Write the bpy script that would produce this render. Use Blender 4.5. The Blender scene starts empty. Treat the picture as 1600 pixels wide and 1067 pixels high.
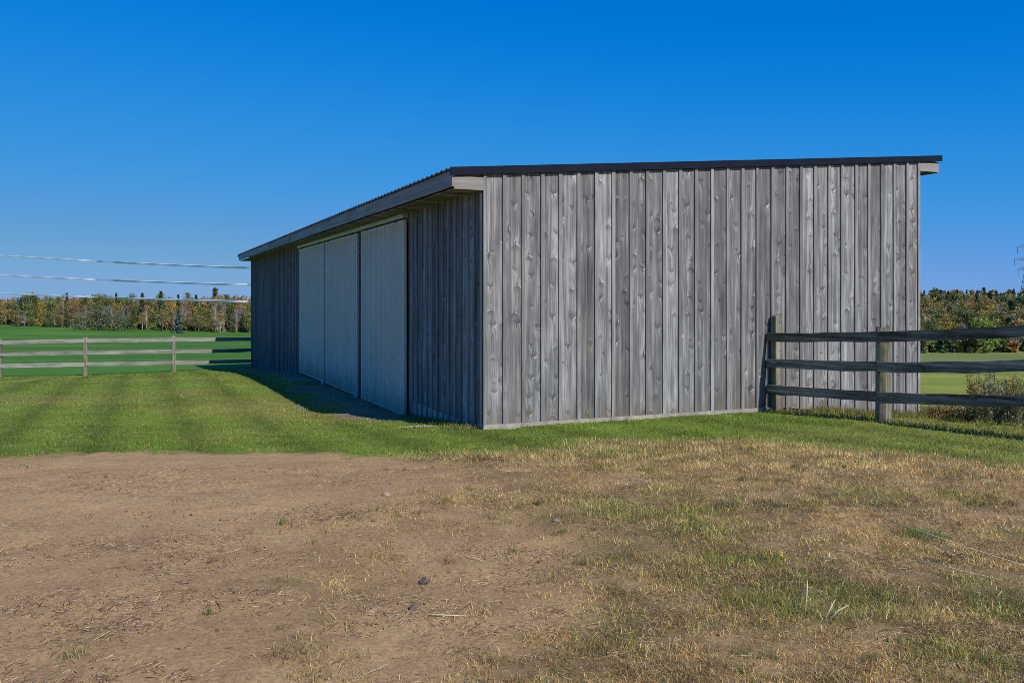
import bpy, bmesh, math, random
import numpy as np
from mathutils import Vector, Matrix

# ------------------------------------------------------------------ camera, sky, sun, exposure
SC = bpy.context.scene
COL = SC.collection
F, HOR, EYE = 1367.0, 460.0, 1.95            # focal length (px of a 1600 px frame), horizon row, eye height
cam_d = bpy.data.cameras.new('camera')
cam = bpy.data.objects.new('camera', cam_d); COL.objects.link(cam)
cam_d.sensor_width = 36.0
cam_d.lens = 36.0 * F / 1600.0
cam_d.shift_y = -(533.5 - HOR) / 1600.0
cam_d.clip_start, cam_d.clip_end = 0.1, 9000.0
cam.location = (0, 0, EYE)
cam.rotation_euler = (math.pi / 2, 0, 0)
SC.camera = cam

SUN_AZ = (0.597, -0.802)                     # towards the sun, on the ground
SUN_EL = math.radians(40.0)
world = bpy.data.worlds.new('World'); SC.world = world
world.use_nodes = True
wn = world.node_tree.nodes; wl = world.node_tree.links
sky = wn.new('ShaderNodeTexSky'); sky.sky_type = 'NISHITA'
sky.sun_disc = False
sky.sun_elevation = SUN_EL
sky.sun_rotation = math.atan2(SUN_AZ[0], SUN_AZ[1])
sky.altitude = 500.0
sky.air_density = 0.7; sky.dust_density = 0.0; sky.ozone_density = 3.0
# one grade for the whole sky: the deep, evenly bright polarised blue of the photograph
vm = wn.new('ShaderNodeVectorMath'); vm.operation = 'SCALE'; vm.inputs['Scale'].default_value = 0.1
cv = wn.new('ShaderNodeRGBCurve'); cmap = cv.mapping; cmap.extend = 'HORIZONTAL'
for ci, cpts in enumerate(([(0, 0), (.124, .002), (.215, .029), (.48, .118), (.8, .19), (1, .21)],
                           [(0, 0), (.2, .178), (.37, .272), (.735, .345), (.9, .378), (1, .39)],
                           [(0, 0), (.2, .46), (.37, .64), (.6, .725), (.85, .71), (1, .655)])):
    c_ = cmap.curves[ci]
    c_.points[0].location = cpts[0]; c_.points[1].location = cpts[-1]
    for q_ in cpts[1:-1]: c_.points.new(*q_)
cmap.update()
v2 = wn.new('ShaderNodeVectorMath'); v2.operation = 'SCALE'; v2.inputs['Scale'].default_value = 10.0
bg = wn['Background']; bg.inputs['Strength'].default_value = 0.1
wl.new(sky.outputs[0], vm.inputs[0]); wl.new(vm.outputs[0], cv.inputs['Color'])
wl.new(cv.outputs[0], v2.inputs[0]); wl.new(v2.outputs[0], bg.inputs['Color'])

sun_d = bpy.data.lights.new('sun', 'SUN'); sun_d.energy = 4.0; sun_d.angle = math.radians(0.53)
sun_d.color = (1.0, 0.95, 0.875)
sun = bpy.data.objects.new('sun', sun_d); COL.objects.link(sun)
S = Vector((SUN_AZ[0] * math.cos(SUN_EL), SUN_AZ[1] * math.cos(SUN_EL), math.sin(SUN_EL))).normalized()
sun.rotation_euler = (-S).to_track_quat('-Z', 'Y').to_euler()
sun.location = (30, -40, 60)

SC.view_settings.view_transform = 'Standard'
SC.view_settings.look = 'None'
SC.view_settings.exposure = 0.0
SC.view_settings.gamma = 1.0
SC.view_settings.use_curve_mapping = False
SC.cycles.use_denoising = False
SC.cycles.filter_width = 0.85

RNG = random.Random(7)
NR = np.random.default_rng(11)

# ------------------------------------------------------------------ helpers
def tag(o, label=None, cat=None, group=None, kind=None):
    if label: o['label'] = label
    if cat: o['category'] = cat
    if group: o['group'] = group
    if kind: o['kind'] = kind
    return o

def empty(name, loc=(0, 0, 0), rz=0.0, parent=None):
    o = bpy.data.objects.new(name, None); COL.objects.link(o)
    o.location = loc; o.rotation_euler = (0, 0, rz); o.empty_display_size = 0.3
    if parent: o.parent = parent
    return o

def link(name, me, parent=None, loc=(0, 0, 0), rz=0.0):
    o = bpy.data.objects.new(name, me); COL.objects.link(o)
    o.location = loc; o.rotation_euler = (0, 0, rz)
    if parent: o.parent = parent
    return o

class MB:
    def __init__(s): s.v = []; s.f = []
    def add(s, vs, fs):
        b = len(s.v); s.v += [tuple(v) for v in vs]; s.f += [tuple(b + i for i in f) for f in fs]
    def hexa(s, p):                                # 8 corners: bottom ring 0-3, top ring 4-7
        s.add(p, [(3, 2, 1, 0), (4, 5, 6, 7), (0, 1, 5, 4), (1, 2, 6, 5), (2, 3, 7, 6), (3, 0, 4, 7)])
    def box(s, x0, x1, y0, y1, z0, z1):
        s.hexa([(x0, y0, z0), (x1, y0, z0), (x1, y1, z0), (x0, y1, z0), (x0, y0, z1), (x1, y0, z1), (x1, y1, z1), (x0, y1, z1)])
    def tube(s, pts, rad, n=8, cap=True):
        pts = [Vector(p) for p in pts]
        if not hasattr(rad, '__len__'): rad = [rad] * len(pts)
        b = len(s.v)
        for i, p in enumerate(pts):
            d = (pts[min(i + 1, len(pts) - 1)] - pts[max(i - 1, 0)]).normalized()
            a = d.orthogonal().normalized() if abs(d.z) < .9 else Vector((1, 0, 0))
            a = (a - d * a.dot(d)).normalized(); c = d.cross(a)
            for k in range(n):
                t = 2 * math.pi * k / n
                s.v.append(tuple(p + (a * math.cos(t) + c * math.sin(t)) * rad[i]))
        for i in range(len(pts) - 1):
            for k in range(n):
                k2 = (k + 1) % n
                s.f.append((b + i * n + k, b + i * n + k2, b + (i + 1) * n + k2, b + (i + 1) * n + k))
        if cap:
            s.f.append(tuple(b + k for k in reversed(range(n))))
            s.f.append(tuple(b + (len(pts) - 1) * n + k for k in range(n)))
    def mesh(s, name, mat, smooth=False):
        me = bpy.data.meshes.new(name); me.from_pydata(s.v, [], s.f)
        if smooth: me.polygons.foreach_set('use_smooth', [True] * len(me.polygons))
        me.materials.append(mat); me.update()
        return me
    def build(s, name, mat, parent=None, loc=(0, 0, 0), rz=0.0, smooth=False):
        return link(name, s.mesh(name, mat, smooth), parent, loc, rz)

def np_mesh(name, verts, faces, mat, colors=None, smooth=False):
    """verts (n,3); faces (m,k) all of one size; colors (n,3) per vertex"""
    me = bpy.data.meshes.new(name)
    n, (m, k) = len(verts), faces.shape
    me.vertices.add(n); me.vertices.foreach_set('co', np.ascontiguousarray(verts, np.float32).ravel())
    me.loops.add(m * k); me.loops.foreach_set('vertex_index', np.ascontiguousarray(faces, np.int32).ravel())
    me.polygons.add(m); me.polygons.foreach_set('loop_start', np.arange(0, m * k, k, dtype=np.int32))
    me.update(calc_edges=True)
    if smooth: me.polygons.foreach_set('use_smooth', np.ones(m, bool))
    if colors is not None:
        a = me.color_attributes.new('Col', 'FLOAT_COLOR', 'POINT')
        c = np.ones((n, 4), np.float32); c[:, :3] = colors
        a.data.foreach_set('color', c.ravel())
    me.materials.append(mat); me.update()
    return me

def _hash(ix, iy, s):
    n = (ix.astype(np.int64) * 374761393 + iy.astype(np.int64) * 668265263 + s * 974634777) & 0x7fffffff
    n = ((n ^ (n >> 13)) * 1274126177) & 0x7fffffff
    return ((n ^ (n >> 16)) & 0xffff) / 65535.0
def vnoise(x, y, s=0):
    x = np.asarray(x, float); y = np.asarray(y, float)
    ix, iy = np.floor(x), np.floor(y); fx, fy = x - ix, y - iy
    fx = fx * fx * (3 - 2 * fx); fy = fy * fy * (3 - 2 * fy)
    a = _hash(ix, iy, s); b = _hash(ix + 1, iy, s); c = _hash(ix, iy + 1, s); d = _hash(ix + 1, iy + 1, s)
    return (a * (1 - fx) + b * fx) * (1 - fy) + (c * (1 - fx) + d * fx) * fy
def fbm(x, y, s=0, o=4):
    t = 0; a = .5; n = 0
    for i in range(o):
        t = t + a * vnoise(x * 2 ** i + 17.3 * i, y * 2 ** i - 9.1 * i, s + i); n += a; a *= .5
    return t / n
def sstep(a, b, x):
    t = np.clip((x - a) / (b - a), 0, 1); return t * t * (3 - 2 * t)

# ------------------------------------------------------------------ terrain height (thin-plate through surveyed points)
CP = np.array([(0,0,.35),(0,4,.32),(-3,5,.3),(3,5,.35),(5,8,.3),(-5,8,.22),(0,9,.2),(-4,11,.03),(2.5,11.5,.1),
 (-.41,12.88,-.03),(1.5,13.69,-.035),(3.51,14.54,-.03),(4.44,14.9,-.05),(6.58,15.93,-.26),(7.51,16.2,-.33),(5.52,13.08,.05),(6.7,11.3,.08),(8.6,9.0,.12),
 (-1.97,16.55,-.33),(-6.7,27.7,-.56),(-11.9,39.9,-1.34),(-20.8,35.5,-1.4),(-17.7,36.3,-1.42),(-14.5,37.5,-1.37),
 (-4.0,16.9,-.28),(-193,330,-9.64),(-90,300,-11.4),(92.7,200,-10.8),(111,190,-10.4),(160,330,-3),(200,320,-3),
 (0,-40,.3),(60,-30,0.2),(-60,-30,0.2),(0,200,-9),(-400,200,-8),(300,100,-8)], float)
def _U(r2): return np.where(r2 > 1e-9, r2 * np.log(np.maximum(r2, 1e-9)) * .5, 0)
def _fit(P):
    n = len(P); d = ((P[:, None, :2] - P[None, :, :2]) ** 2).sum(-1)
    A = np.zeros((n + 3, n + 3)); A[:n, :n] = _U(d); A[:n, n] = 1; A[:n, n + 1:] = P[:, :2]
    A[n, :n] = 1; A[n + 1:, :n] = P[:, :2].T
    return np.linalg.solve(A, np.r_[P[:, 2], 0, 0, 0])
_W = _fit(CP)
def hgt(x, y):
    x = np.asarray(x, float); y = np.asarray(y, float)
    z = _W[-3] + _W[-2] * x + _W[-1] * y
    for i, p in enumerate(CP): z = z + _W[i] * _U((x - p[0]) ** 2 + (y - p[1]) ** 2)
    r = np.hypot(x, y - 100)
    k = sstep(360, 900, r)
    z = np.clip(z, -16, 3)
    return z * (1 - k) + (-70.0) * k
def hz(x, y): return float(hgt(x, y))

# ------------------------------------------------------------------ ground cover zones, in metres on the ground
DIRT = np.array([(-16, 9.2), (-7.5, 9.6), (-5.72, 9.78), (-5.03, 10.12), (-4.16, 10.34), (-3.03, 10.34), (-1.91, 10.02), (-1.01, 9.24), (-.24, 8.3),
                 (.05, 6.96), (.1, 5.8), (.1, 4.76), (.0, 3.66), (-.1, -8), (-16, -8)])
def sdist(poly, x, y):
    """signed distance to a polygon, positive inside"""
    x = np.asarray(x, float); y = np.asarray(y, float)
    d = np.full(x.shape, 1e9); ins = np.zeros(x.shape, bool)
    n = len(poly)
    for i in range(n):
        ax, ay = poly[i]; bx, by = poly[(i + 1) % n]
        ex, ey = bx - ax, by - ay
        t = np.clip(((x - ax) * ex + (y - ay) * ey) / (ex * ex + ey * ey), 0, 1)
        d = np.minimum(d, np.hypot(x - ax - t * ex, y - ay - t * ey))
        c = ((ay > y) != (by > y)) & (x < (bx - ax) * (y - ay) / (by - ay + 1e-12) + ax)
        ins ^= c
    return np.where(ins, d, -d)
def z_bare(x, y):
    w = np.where(y > 9.3, .26, 1.6)
    n = (fbm(x * 1.1, y * 1.1, 3) - .5) * 2
    n = n * np.where(y > 9.3, 1.5, 1.3) + (fbm(x * 6, y * 6, 4) - .5) * np.where(y > 9.3, 3.2, .8)
    return sstep(-1, 1, sdist(DIRT, x, y) / w + n)
def z_lawn(x, y):                                  # 1 on the mown lawn, 0 on the dry strip at the right
    bx = np.array([-20, -1.5, 1.0, 1.95, 3.04, 4.02, 4.83, 8, 14, 40]); by = np.array([9, 9.6, 10.6, 10.75, 10.8, 9.6, 8.7, 6.3, 2, -20])
    n = (fbm(x * .8, y * .8, 21) - .5) * 1.5
    return sstep(-.7, .7, (y - np.interp(x, bx, by)) * 1.1 + n)
GREEN = [(0.98, 6.7, .8, .6), (1.25, 6.0, .5, .4), (0.29, 6.52, .35, .25), (1.55, 4.72, .55, .45), (1.75, 4.9, .4, .3), (2.73, 5.84, .16, .14), (1.36, 5.32, .4, .3),
         (2.6, 4.6, .5, .4), (.62, 5.6, .3, .3), (2.0, 6.75, .22, .18), (1.72, 6.9, .18, .15), (2.9, 7.1, .5, .4), (1.3, 9.8, .6, .3), (-1.35, 5.0, .25, .1), (-1.9, 4.1, .3, .15), (2.3, 3.9, .4, .3), (.6, 4.3, .3, .2)]
def z_green(x, y):
    g = np.zeros(np.shape(x))
    for cx, cy, a, b in GREEN:
        g = np.maximum(g, np.exp(-(((x - cx) / a) ** 2 + ((y - cy) / b) ** 2)))
    return g
BU = np.array([.9205, .3906]); BV = np.array([-.3906, .9205]); BC = np.array([-.41, 12.88])
def barn_uv(x, y): return (x - BC[0]) * BU[0] + (y - BC[1]) * BU[1], (x - BC[0]) * BV[0] + (y - BC[1]) * BV[1]
FN = np.array([-.32, .947])                        # the far side of the left fence
def z_field(x, y):                                 # crop field beyond the left fence
    d = np.where(x < -17.7, (x + 17.7) * -.25 + (y - 36.3), np.where(x < -14.5, -(x + 17.7) * .375 + (y - 36.3), -(x + 14.5) * .9 + (y - 37.5)))
    u, v = barn_uv(x, y)
    return sstep(.7, 1.3, d) * (x < -5) * (v > 20)
def z_past(x, y):                                  # pasture right of and behind the barn
    u, v = barn_uv(x, y)
    return sstep(0, 1.5, u - 8.0) * sstep(-.5, 1.0, v + .5)
def z_gravel(x, y):                                # bare stony strip along the eave side
    u, v = barn_uv(x, y)
    n = (fbm(x * .9, y * .9, 40) - .5) * 2
    return sstep(.35, .8, sstep(-1.7, -.3, u + n * 1.5) * sstep(.35, -.1, u) * sstep(.7, 2.6, v + n) * sstep(32, 26, v) + n * .15)

def ground_colour(x, y):
    """base albedo of the soil and turf, by zone"""
    c = np.zeros(np.shape(x) + (3,))
    u, v = barn_uv(x, y)
    n1 = fbm(x * .7, y * .7, 1)[..., None]; n2 = fbm(x * .22, y * .22, 2)[..., None]; n3 = fbm(x * 3, y * 3, 5)[..., None]
    stripe = np.sqrt(.5 + .5 * np.sin(u * 2 * math.pi / 1.2 + .9 * fbm(x * .25, y * .25, 9)))[..., None]
    lawn = np.array([.182, .230, .036]) * (.66 + .6 * n1) * (.74 + .36 * stripe) * (.75 + .5 * fbm(x * 5, y * 5, 6)[..., None])
    lawn = lawn * (1 - .5 * sstep(.5, .72, n2)) + np.array([.30, .24, .07]) * .5 * sstep(.5, .72, n2) * (.7 + .6 * n3)
    dry = np.array([.335, .222, .098]) * (.05 + 1.2 * n3 + .8 * fbm(x * 7, y * 7, 8, 3)[..., None])
    gz = z_green(x, y)[..., None]
    dry = dry * (1 - .5 * gz) + np.array([.07, .085, .03]) * .5 * gz
    bare = np.array([.45, .285, .132]) * (.74 + .30 * n1 + .22 * n3)
    grav = np.array([.25, .20, .125]) * (.6 + .8 * n3)
    field = (np.array([.072, .19, .024]) + np.array([.05, .03, .012]) * sstep(.45, .7, fbm(x * .05, y * .12, 14))[..., None]) * (.62 + .7 * fbm(x * .05, y * .16, 13, 5)[..., None]) * (.9 + .2 * n1)
    past = np.array([.27, .30, .05]) * (.7 + .6 * fbm(x * .12, y * .3, 15)[..., None])
    far = np.array([.19, .235, .06]) * (.8 + .4 * fbm(x * .03, y * .06, 16)[..., None])
    fy = sstep(60, 72, y + 6 * (n1[..., 0] - .5))[..., None]
    past = past * (1 - fy) + far * fy
    L = z_lawn(x, y)[..., None]
    c = dry * (1 - L) + lawn * L
    B = z_bare(x, y)[..., None] * (1 - .35 * gz)
    c = c * (1 - B) + bare * B
    for z, k in ((z_past(x, y), past), (z_gravel(x, y), grav), (z_field(x, y), field)):
        z = z[..., None]; c = c * (1 - z) + k * z
    return c

# ------------------------------------------------------------------ materials
def new_mat(name, rough=.8, spec=.3):
    m = bpy.data.materials.new(name); m.use_nodes = True
    b = m.node_tree.nodes['Principled BSDF']
    b.inputs['Roughness'].default_value = rough
    b.inputs['Specular IOR Level'].default_value = spec
    return m, m.node_tree.nodes, m.node_tree.links, b
def nd(ns, t, **kw):
    n = ns.new(t)
    for k, v in kw.items(): setattr(n, k, v)
    return n
def math_n(ns, ls, op, a, b=None, c=None, clamp=False):
    n = ns.new('ShaderNodeMath'); n.operation = op; n.use_clamp = clamp
    for i, x in enumerate((a, b, c)):
        if x is None: continue
        if isinstance(x, (int, float)): n.inputs[i].default_value = x
        else: ls.new(x, n.inputs[i])
    return n.outputs[0]
def ramp(ns, ls, fac, stops):
    r = ns.new('ShaderNodeValToRGB'); e = r.color_ramp.elements
    while len(e) < len(stops): e.new(.5)
    for i, (p, c) in enumerate(stops):
        e[i].position = p; e[i].color = (c[0], c[1], c[2], 1) if hasattr(c, '__len__') else (c, c, c, 1)
    ls.new(fac, r.inputs[0]); return r.outputs[0]
def mapr(ns, ls, v, a, b, c=0., d=1., smooth=True):
    n = ns.new('ShaderNodeMapRange'); n.interpolation_type = 'SMOOTHSTEP' if smooth else 'LINEAR'
    ls.new(v, n.inputs[0]); n.inputs[1].default_value = a; n.inputs[2].default_value = b
    n.inputs[3].default_value = c; n.inputs[4].default_value = d
    return n.outputs[0]
def mixc(ns, ls, fac, a, b, mode='MIX'):
    n = ns.new('ShaderNodeMix'); n.data_type = 'RGBA'; n.blend_type = mode; n.clamp_result = False
    if isinstance(fac, (int, float)): n.inputs[0].default_value = fac
    else: ls.new(fac, n.inputs[0])
    for i, x in ((6, a), (7, b)):
        if hasattr(x, '__len__'): n.inputs[i].default_value = (x[0], x[1], x[2], 1)
        else: ls.new(x, n.inputs[i])
    return n.outputs[2]

def wood_mat(name, dark, mid, light, knots=1.0, axis='Z', tint=(.20, .17, .135), contrast=1.0, rough=.85, blotch=0.0):
    """weathered bare softwood, grain along the given local axis, knots scattered along each board"""
    m, ns, ls, b = new_mat(name, rough, .25)
    tc = nd(ns, 'ShaderNodeTexCoord'); oi = nd(ns, 'ShaderNodeObjectInfo')
    sep = nd(ns, 'ShaderNodeSeparateXYZ'); ls.new(tc.outputs['Object'], sep.inputs[0])
    if axis == 'Z':   along, across, third = sep.outputs[2], sep.outputs[0], sep.outputs[1]
    else:             along, across, third = sep.outputs[0], sep.outputs[2], sep.outputs[1]
    rnd = oi.outputs['Random']
    r2 = math_n(ns, ls, 'FRACT', math_n(ns, ls, 'MULTIPLY', rnd, 57.31))
    r3 = math_n(ns, ls, 'FRACT', math_n(ns, ls, 'MULTIPLY', rnd, 191.7))
    a0 = math_n(ns, ls, 'MULTIPLY_ADD', rnd, 83.0, along)
    c0 = math_n(ns, ls, 'MULTIPLY_ADD', r2, 41.0, across)
    # knots
    comb = nd(ns, 'ShaderNodeCombineXYZ')
    ls.new(math_n(ns, ls, 'MULTIPLY', c0, 5.2), comb.inputs[0]); ls.new(math_n(ns, ls, 'MULTIPLY', a0, 3.2), comb.inputs[1])
    vo = nd(ns, 'ShaderNodeTexVoronoi', voronoi_dimensions='2D', feature='F1'); ls.new(comb.outputs[0], vo.inputs['Vector'])
    vo.inputs['Scale'].default_value = 1.0; vo.inputs['Randomness'].default_value = .95
    kd = vo.outputs['Distance']
    sc = nd(ns, 'ShaderNodeSeparateColor'); ls.new(vo.outputs['Color'], sc.inputs[0])
    pick = math_n(ns, ls, 'GREATER_THAN', sc.outputs[0], 1.0 - .62 * knots)
    size = mapr(ns, ls, sc.outputs[1], 0, 1, .40, 1.2, False)
    kd = math_n(ns, ls, 'DIVIDE', kd, size)
    halo = math_n(ns, ls, 'MULTIPLY', mapr(ns, ls, kd, .42, .05), pick)
    core = math_n(ns, ls, 'MULTIPLY', mapr(ns, ls, kd, .085, .035), pick)
    # grain, bent round the knots
    bend = math_n(ns, ls, 'MULTIPLY', halo, .035)
    ca = math_n(ns, ls, 'ADD', c0, bend)
    def grain(fx, fz, detail, rough_, dist=0.):
        cb = nd(ns, 'ShaderNodeCombineXYZ')
        ls.new(math_n(ns, ls, 'MULTIPLY', ca, fx), cb.inputs[0]); ls.new(math_n(ns, ls, 'MULTIPLY', a0, fz), cb.inputs[1])
        ls.new(math_n(ns, ls, 'MULTIPLY', third, fx), cb.inputs[2])
        t = nd(ns, 'ShaderNodeTexNoise'); t.inputs['Scale'].default_value = 1.0; t.inputs['Detail'].default_value = detail
        t.inputs['Roughness'].default_value = rough_; t.inputs['Distortion'].default_value = dist
        ls.new(cb.outputs[0], t.inputs['Vector']); return t.outputs['Fac']
    fine = grain(70, 1.6, 4, .65)
    band = grain(16, .42, 3, .55, .3)
    blot = grain(3.2, 1.1, 3, .6)
    fl = grain(17, 15, 2, .6, 2.2)
    v = math_n(ns, ls, 'MULTIPLY_ADD', math_n(ns, ls, 'SUBTRACT', band, .5), 1.1 * contrast, .5)
    v = math_n(ns, ls, 'MULTIPLY_ADD', math_n(ns, ls, 'SUBTRACT', fine, .5), .95 * contrast, v)
    v = math_n(ns, ls, 'MULTIPLY_ADD', math_n(ns, ls, 'SUBTRACT', blot, .5), .7 * contrast, v)
    v = math_n(ns, ls, 'MULTIPLY_ADD', math_n(ns, ls, 'SUBTRACT', rnd, .5), .30, v)
    # round each knot: a small dark eye, a pale torn fleck to one side, a shaded chevron of bent grain
    vs_ = nd(ns, 'ShaderNodeVectorMath', operation='SUBTRACT'); ls.new(comb.outputs[0], vs_.inputs[0]); ls.new(vo.outputs['Position'], vs_.inputs[1])
    sv = nd(ns, 'ShaderNodeSeparateXYZ'); ls.new(vs_.outputs[0], sv.inputs[0])
    kx = math_n(ns, ls, 'DIVIDE', sv.outputs[0], size); kz = math_n(ns, ls, 'DIVIDE', sv.outputs[1], size)
    sgn = math_n(ns, ls, 'MULTIPLY_ADD', math_n(ns, ls, 'GREATER_THAN', sc.outputs[2], .38), 2.0, -1.0)
    sid = math_n(ns, ls, 'MULTIPLY_ADD', math_n(ns, ls, 'GREATER_THAN', sc.outputs[1], .5), 2.0, -1.0)
    ax = math_n(ns, ls, 'ABSOLUTE', kx)
    qz = math_n(ns, ls, 'MULTIPLY', kz, sgn)
    wob = math_n(ns, ls, 'MULTIPLY', math_n(ns, ls, 'SUBTRACT', fl, .5), .30)
    ch = math_n(ns, ls, 'ADD', math_n(ns, ls, 'MULTIPLY_ADD', ax, -.42, qz), wob)
    near_k = math_n(ns, ls, 'MULTIPLY', mapr(ns, ls, ax, .52, .12), pick)
    pale = math_n(ns, ls, 'MULTIPLY', mapr(ns, ls, math_n(ns, ls, 'ABSOLUTE', ch), .050, .012), near_k)
    pale = math_n(ns, ls, 'MULTIPLY', pale, mapr(ns, ls, math_n(ns, ls, 'MULTIPLY', kx, sid), -.12, .10, .12, 1.0))
    pale = math_n(ns, ls, 'MULTIPLY', pale, mapr(ns, ls, fine, .35, .6, .25, 1.0))
    shade = math_n(ns, ls, 'MULTIPLY', math_n(ns, ls, 'MULTIPLY', mapr(ns, ls, ch, .02, .07), mapr(ns, ls, ch, .42, .08)), near_k)
    pale2 = math_n(ns, ls, 'MULTIPLY', math_n(ns, ls, 'MULTIPLY', mapr(ns, ls, ch, -.04, -.10), mapr(ns, ls, ch, -.55, -.12)), near_k)
    v = math_n(ns, ls, 'MULTIPLY_ADD', pale, .62 * knots, v)
    v = math_n(ns, ls, 'MULTIPLY_ADD', shade, -.22 * knots, v)
    v = math_n(ns, ls, 'MULTIPLY_ADD', pale2, .10 * knots, v)
    v = math_n(ns, ls, 'MULTIPLY_ADD', core, -.28 * knots, v)
    col = ramp(ns, ls, v, [(0.02, dark), (.5, mid), (1.0, light)])
    if axis == 'Z' and knots > .9:
        sp_ = math_n(ns, ls, 'MULTIPLY', mapr(ns, ls, math_n(ns, ls, 'MULTIPLY_ADD', math_n(ns, ls, 'SUBTRACT', blot, .5), .5, along), .30, .02), .45)
        col = mixc(ns, ls, sp_, col, (.17, .135, .095))
    # boards that went brown rather than silver
    tb = math_n(ns, ls, 'MULTIPLY', mapr(ns, ls, r3, .45, 1.0), mapr(ns, ls, blot, .35, .75))
    col = mixc(ns, ls, math_n(ns, ls, 'MULTIPLY', tb, .42), col, tint)
    if blotch:
        n2 = nd(ns, 'ShaderNodeTexNoise'); n2.inputs['Scale'].default_value = 9; n2.inputs['Detail'].default_value = 5
        ls.new(tc.outputs['Object'], n2.inputs['Vector'])
        col = mixc(ns, ls, math_n(ns, ls, 'MULTIPLY', mapr(ns, ls, n2.outputs['Fac'], .48, .62), blotch), col, (.20, .19, .11))
    ls.new(col, b.inputs['Base Color'])
    bp = nd(ns, 'ShaderNodeBump'); bp.inputs['Strength'].default_value = .35; bp.inputs['Distance'].default_value = .004
    hh = math_n(ns, ls, 'MULTIPLY_ADD', core, -1.0, fine); ls.new(hh, bp.inputs['Height']); ls.new(bp.outputs[0], b.inputs['Normal'])
    return m
M = {}
M['board'] = wood_mat('weathered_board', (.050, .047, .045), (.186, .179, .175), (.53, .515, .495))
M['batten'] = wood_mat('weathered_batten', (.088, .083, .079), (.228, .220, .212), (.48, .465, .445), knots=.25)
M['trimwood'] = wood_mat('trim_board', (.16, .14, .12), (.33, .30, .27), (.55, .52, .48), knots=.4, axis='X')
M['rail'] = wood_mat('rail_wood', (.10, .095, .085), (.30, .285, .26), (.50, .48, .45), knots=.3, axis='X', contrast=1.3, blotch=.25)
M['rail_shaded'] = wood_mat('shaded_rail_wood', (.045, .037, .028), (.19, .155, .115), (.46, .40, .33), knots=.3, axis='X', contrast=1.7, blotch=.3)  # darker copy of the rail wood; shade painted in for right fence and soffits
M['post'] = wood_mat('post_wood', (.06, .054, .04), (.215, .19, .14), (.42, .38, .29), knots=.35, contrast=1.5, blotch=.7)

def simple(name, col, rough=.7, spec=.4, metal=0., var=.15, scale=3.0, bump=0.):
    m, ns, ls, b = new_mat(name, rough, spec); b.inputs['Metallic'].default_value = metal
    tc = nd(ns, 'ShaderNodeTexCoord'); t = nd(ns, 'ShaderNodeTexNoise'); t.inputs['Scale'].default_value = scale; t.inputs['Detail'].default_value = 6
    ls.new(tc.outputs['Object'], t.inputs['Vector'])
    k0 = tuple(c * (1 - var) for c in col); k1 = tuple(c * (1 + var) for c in col)
    ls.new(ramp(ns, ls, t.outputs['Fac'], [(.3, k0), (.7, k1)]), b.inputs['Base Color'])
    if bump:
        bp = nd(ns, 'ShaderNodeBump'); bp.inputs['Strength'].default_value = bump; bp.inputs['Distance'].default_value = .02
        ls.new(t.outputs['Fac'], bp.inputs['Height']); ls.new(bp.outputs[0], b.inputs['Normal'])
    return m
M['door_metal'] = simple('door_metal', (.62, .58, .49), .5, .4, 0., .06, 1.2)
_m = M['door_metal']; _ns = _m.node_tree.nodes; _ls = _m.node_tree.links; _b = _ns['Principled BSDF']
_src = _b.inputs['Base Color'].links[0].from_socket
_tc = nd(_ns, 'ShaderNodeTexCoord'); _sp = nd(_ns, 'ShaderNodeSeparateXYZ'); _ls.new(_tc.outputs['Object'], _sp.inputs[0])
_mp = nd(_ns, 'ShaderNodeMapping'); _mp.inputs['Scale'].default_value = (3, 9, 1.6); _ls.new(_tc.outputs['Object'], _mp.inputs[0])
_nz = nd(_ns, 'ShaderNodeTexNoise'); _nz.inputs['Scale'].default_value = 1.0; _nz.inputs['Detail'].default_value = 7; _ls.new(_mp.outputs[0], _nz.inputs['Vector'])
_mud = mapr(_ns, _ls, math_n(_ns, _ls, 'MULTIPLY_ADD', _nz.outputs['Fac'], 1.3, math_n(_ns, _ls, 'MULTIPLY', _sp.outputs[2], -1.0)), .35, 1.25, 0, .7)
_ls.new(mixc(_ns, _ls, _mud, _src, (.30, .24, .17)), _b.inputs['Base Color'])
M['white_trim'] = simple('white_trim', (.66, .67, .66), .5, .4, 0., .06)
M['track'] = simple('galvanised_track', (.50, .50, .46), .45, .5, .35, .15, 6)
M['post_gap_shade'] = simple('door_post_gap_shade', (.03, .028, .026), .9, .1)  # near-black colour paints in the shaded gaps between the doors
M['roof_metal'] = simple('roof_metal', (.045, .05, .06), .45, .5, 0., .15)
M['drip_edge'] = simple('dark_drip_edge', (.010, .014, .024), .75, .12, 0., .2)
M['concrete'] = simple('foundation_concrete', (.36, .33, .28), .9, .2, 0., .25, 8, .3)
M['interior'] = simple('interior_dark', (.05, .045, .04), .9, .1)
M['stone'] = simple('field_stone', (.34, .27, .18), .85, .25, 0., .3, 14, .5)
M['clod'] = simple('earth_clod', (.15, .11, .085), .95, .1, 0., .3, 20, .6)
M['chalk_stone'] = simple('limestone_chips', (.42, .38, .31), .85, .25, 0., .2, 20)
M['cable'] = simple('bright_cable', (.90, .90, .89), .8, .2, 0., .03)
M['steel'] = simple('pylon_steel', (.13, .14, .15), .6, .4, .3, .1)
M['pole'] = simple('pole_wood', (.26, .24, .21), .8, .2, 0., .15, 4)
M['black'] = simple('black_fitting', (.03, .03, .032), .6, .3)

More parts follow.
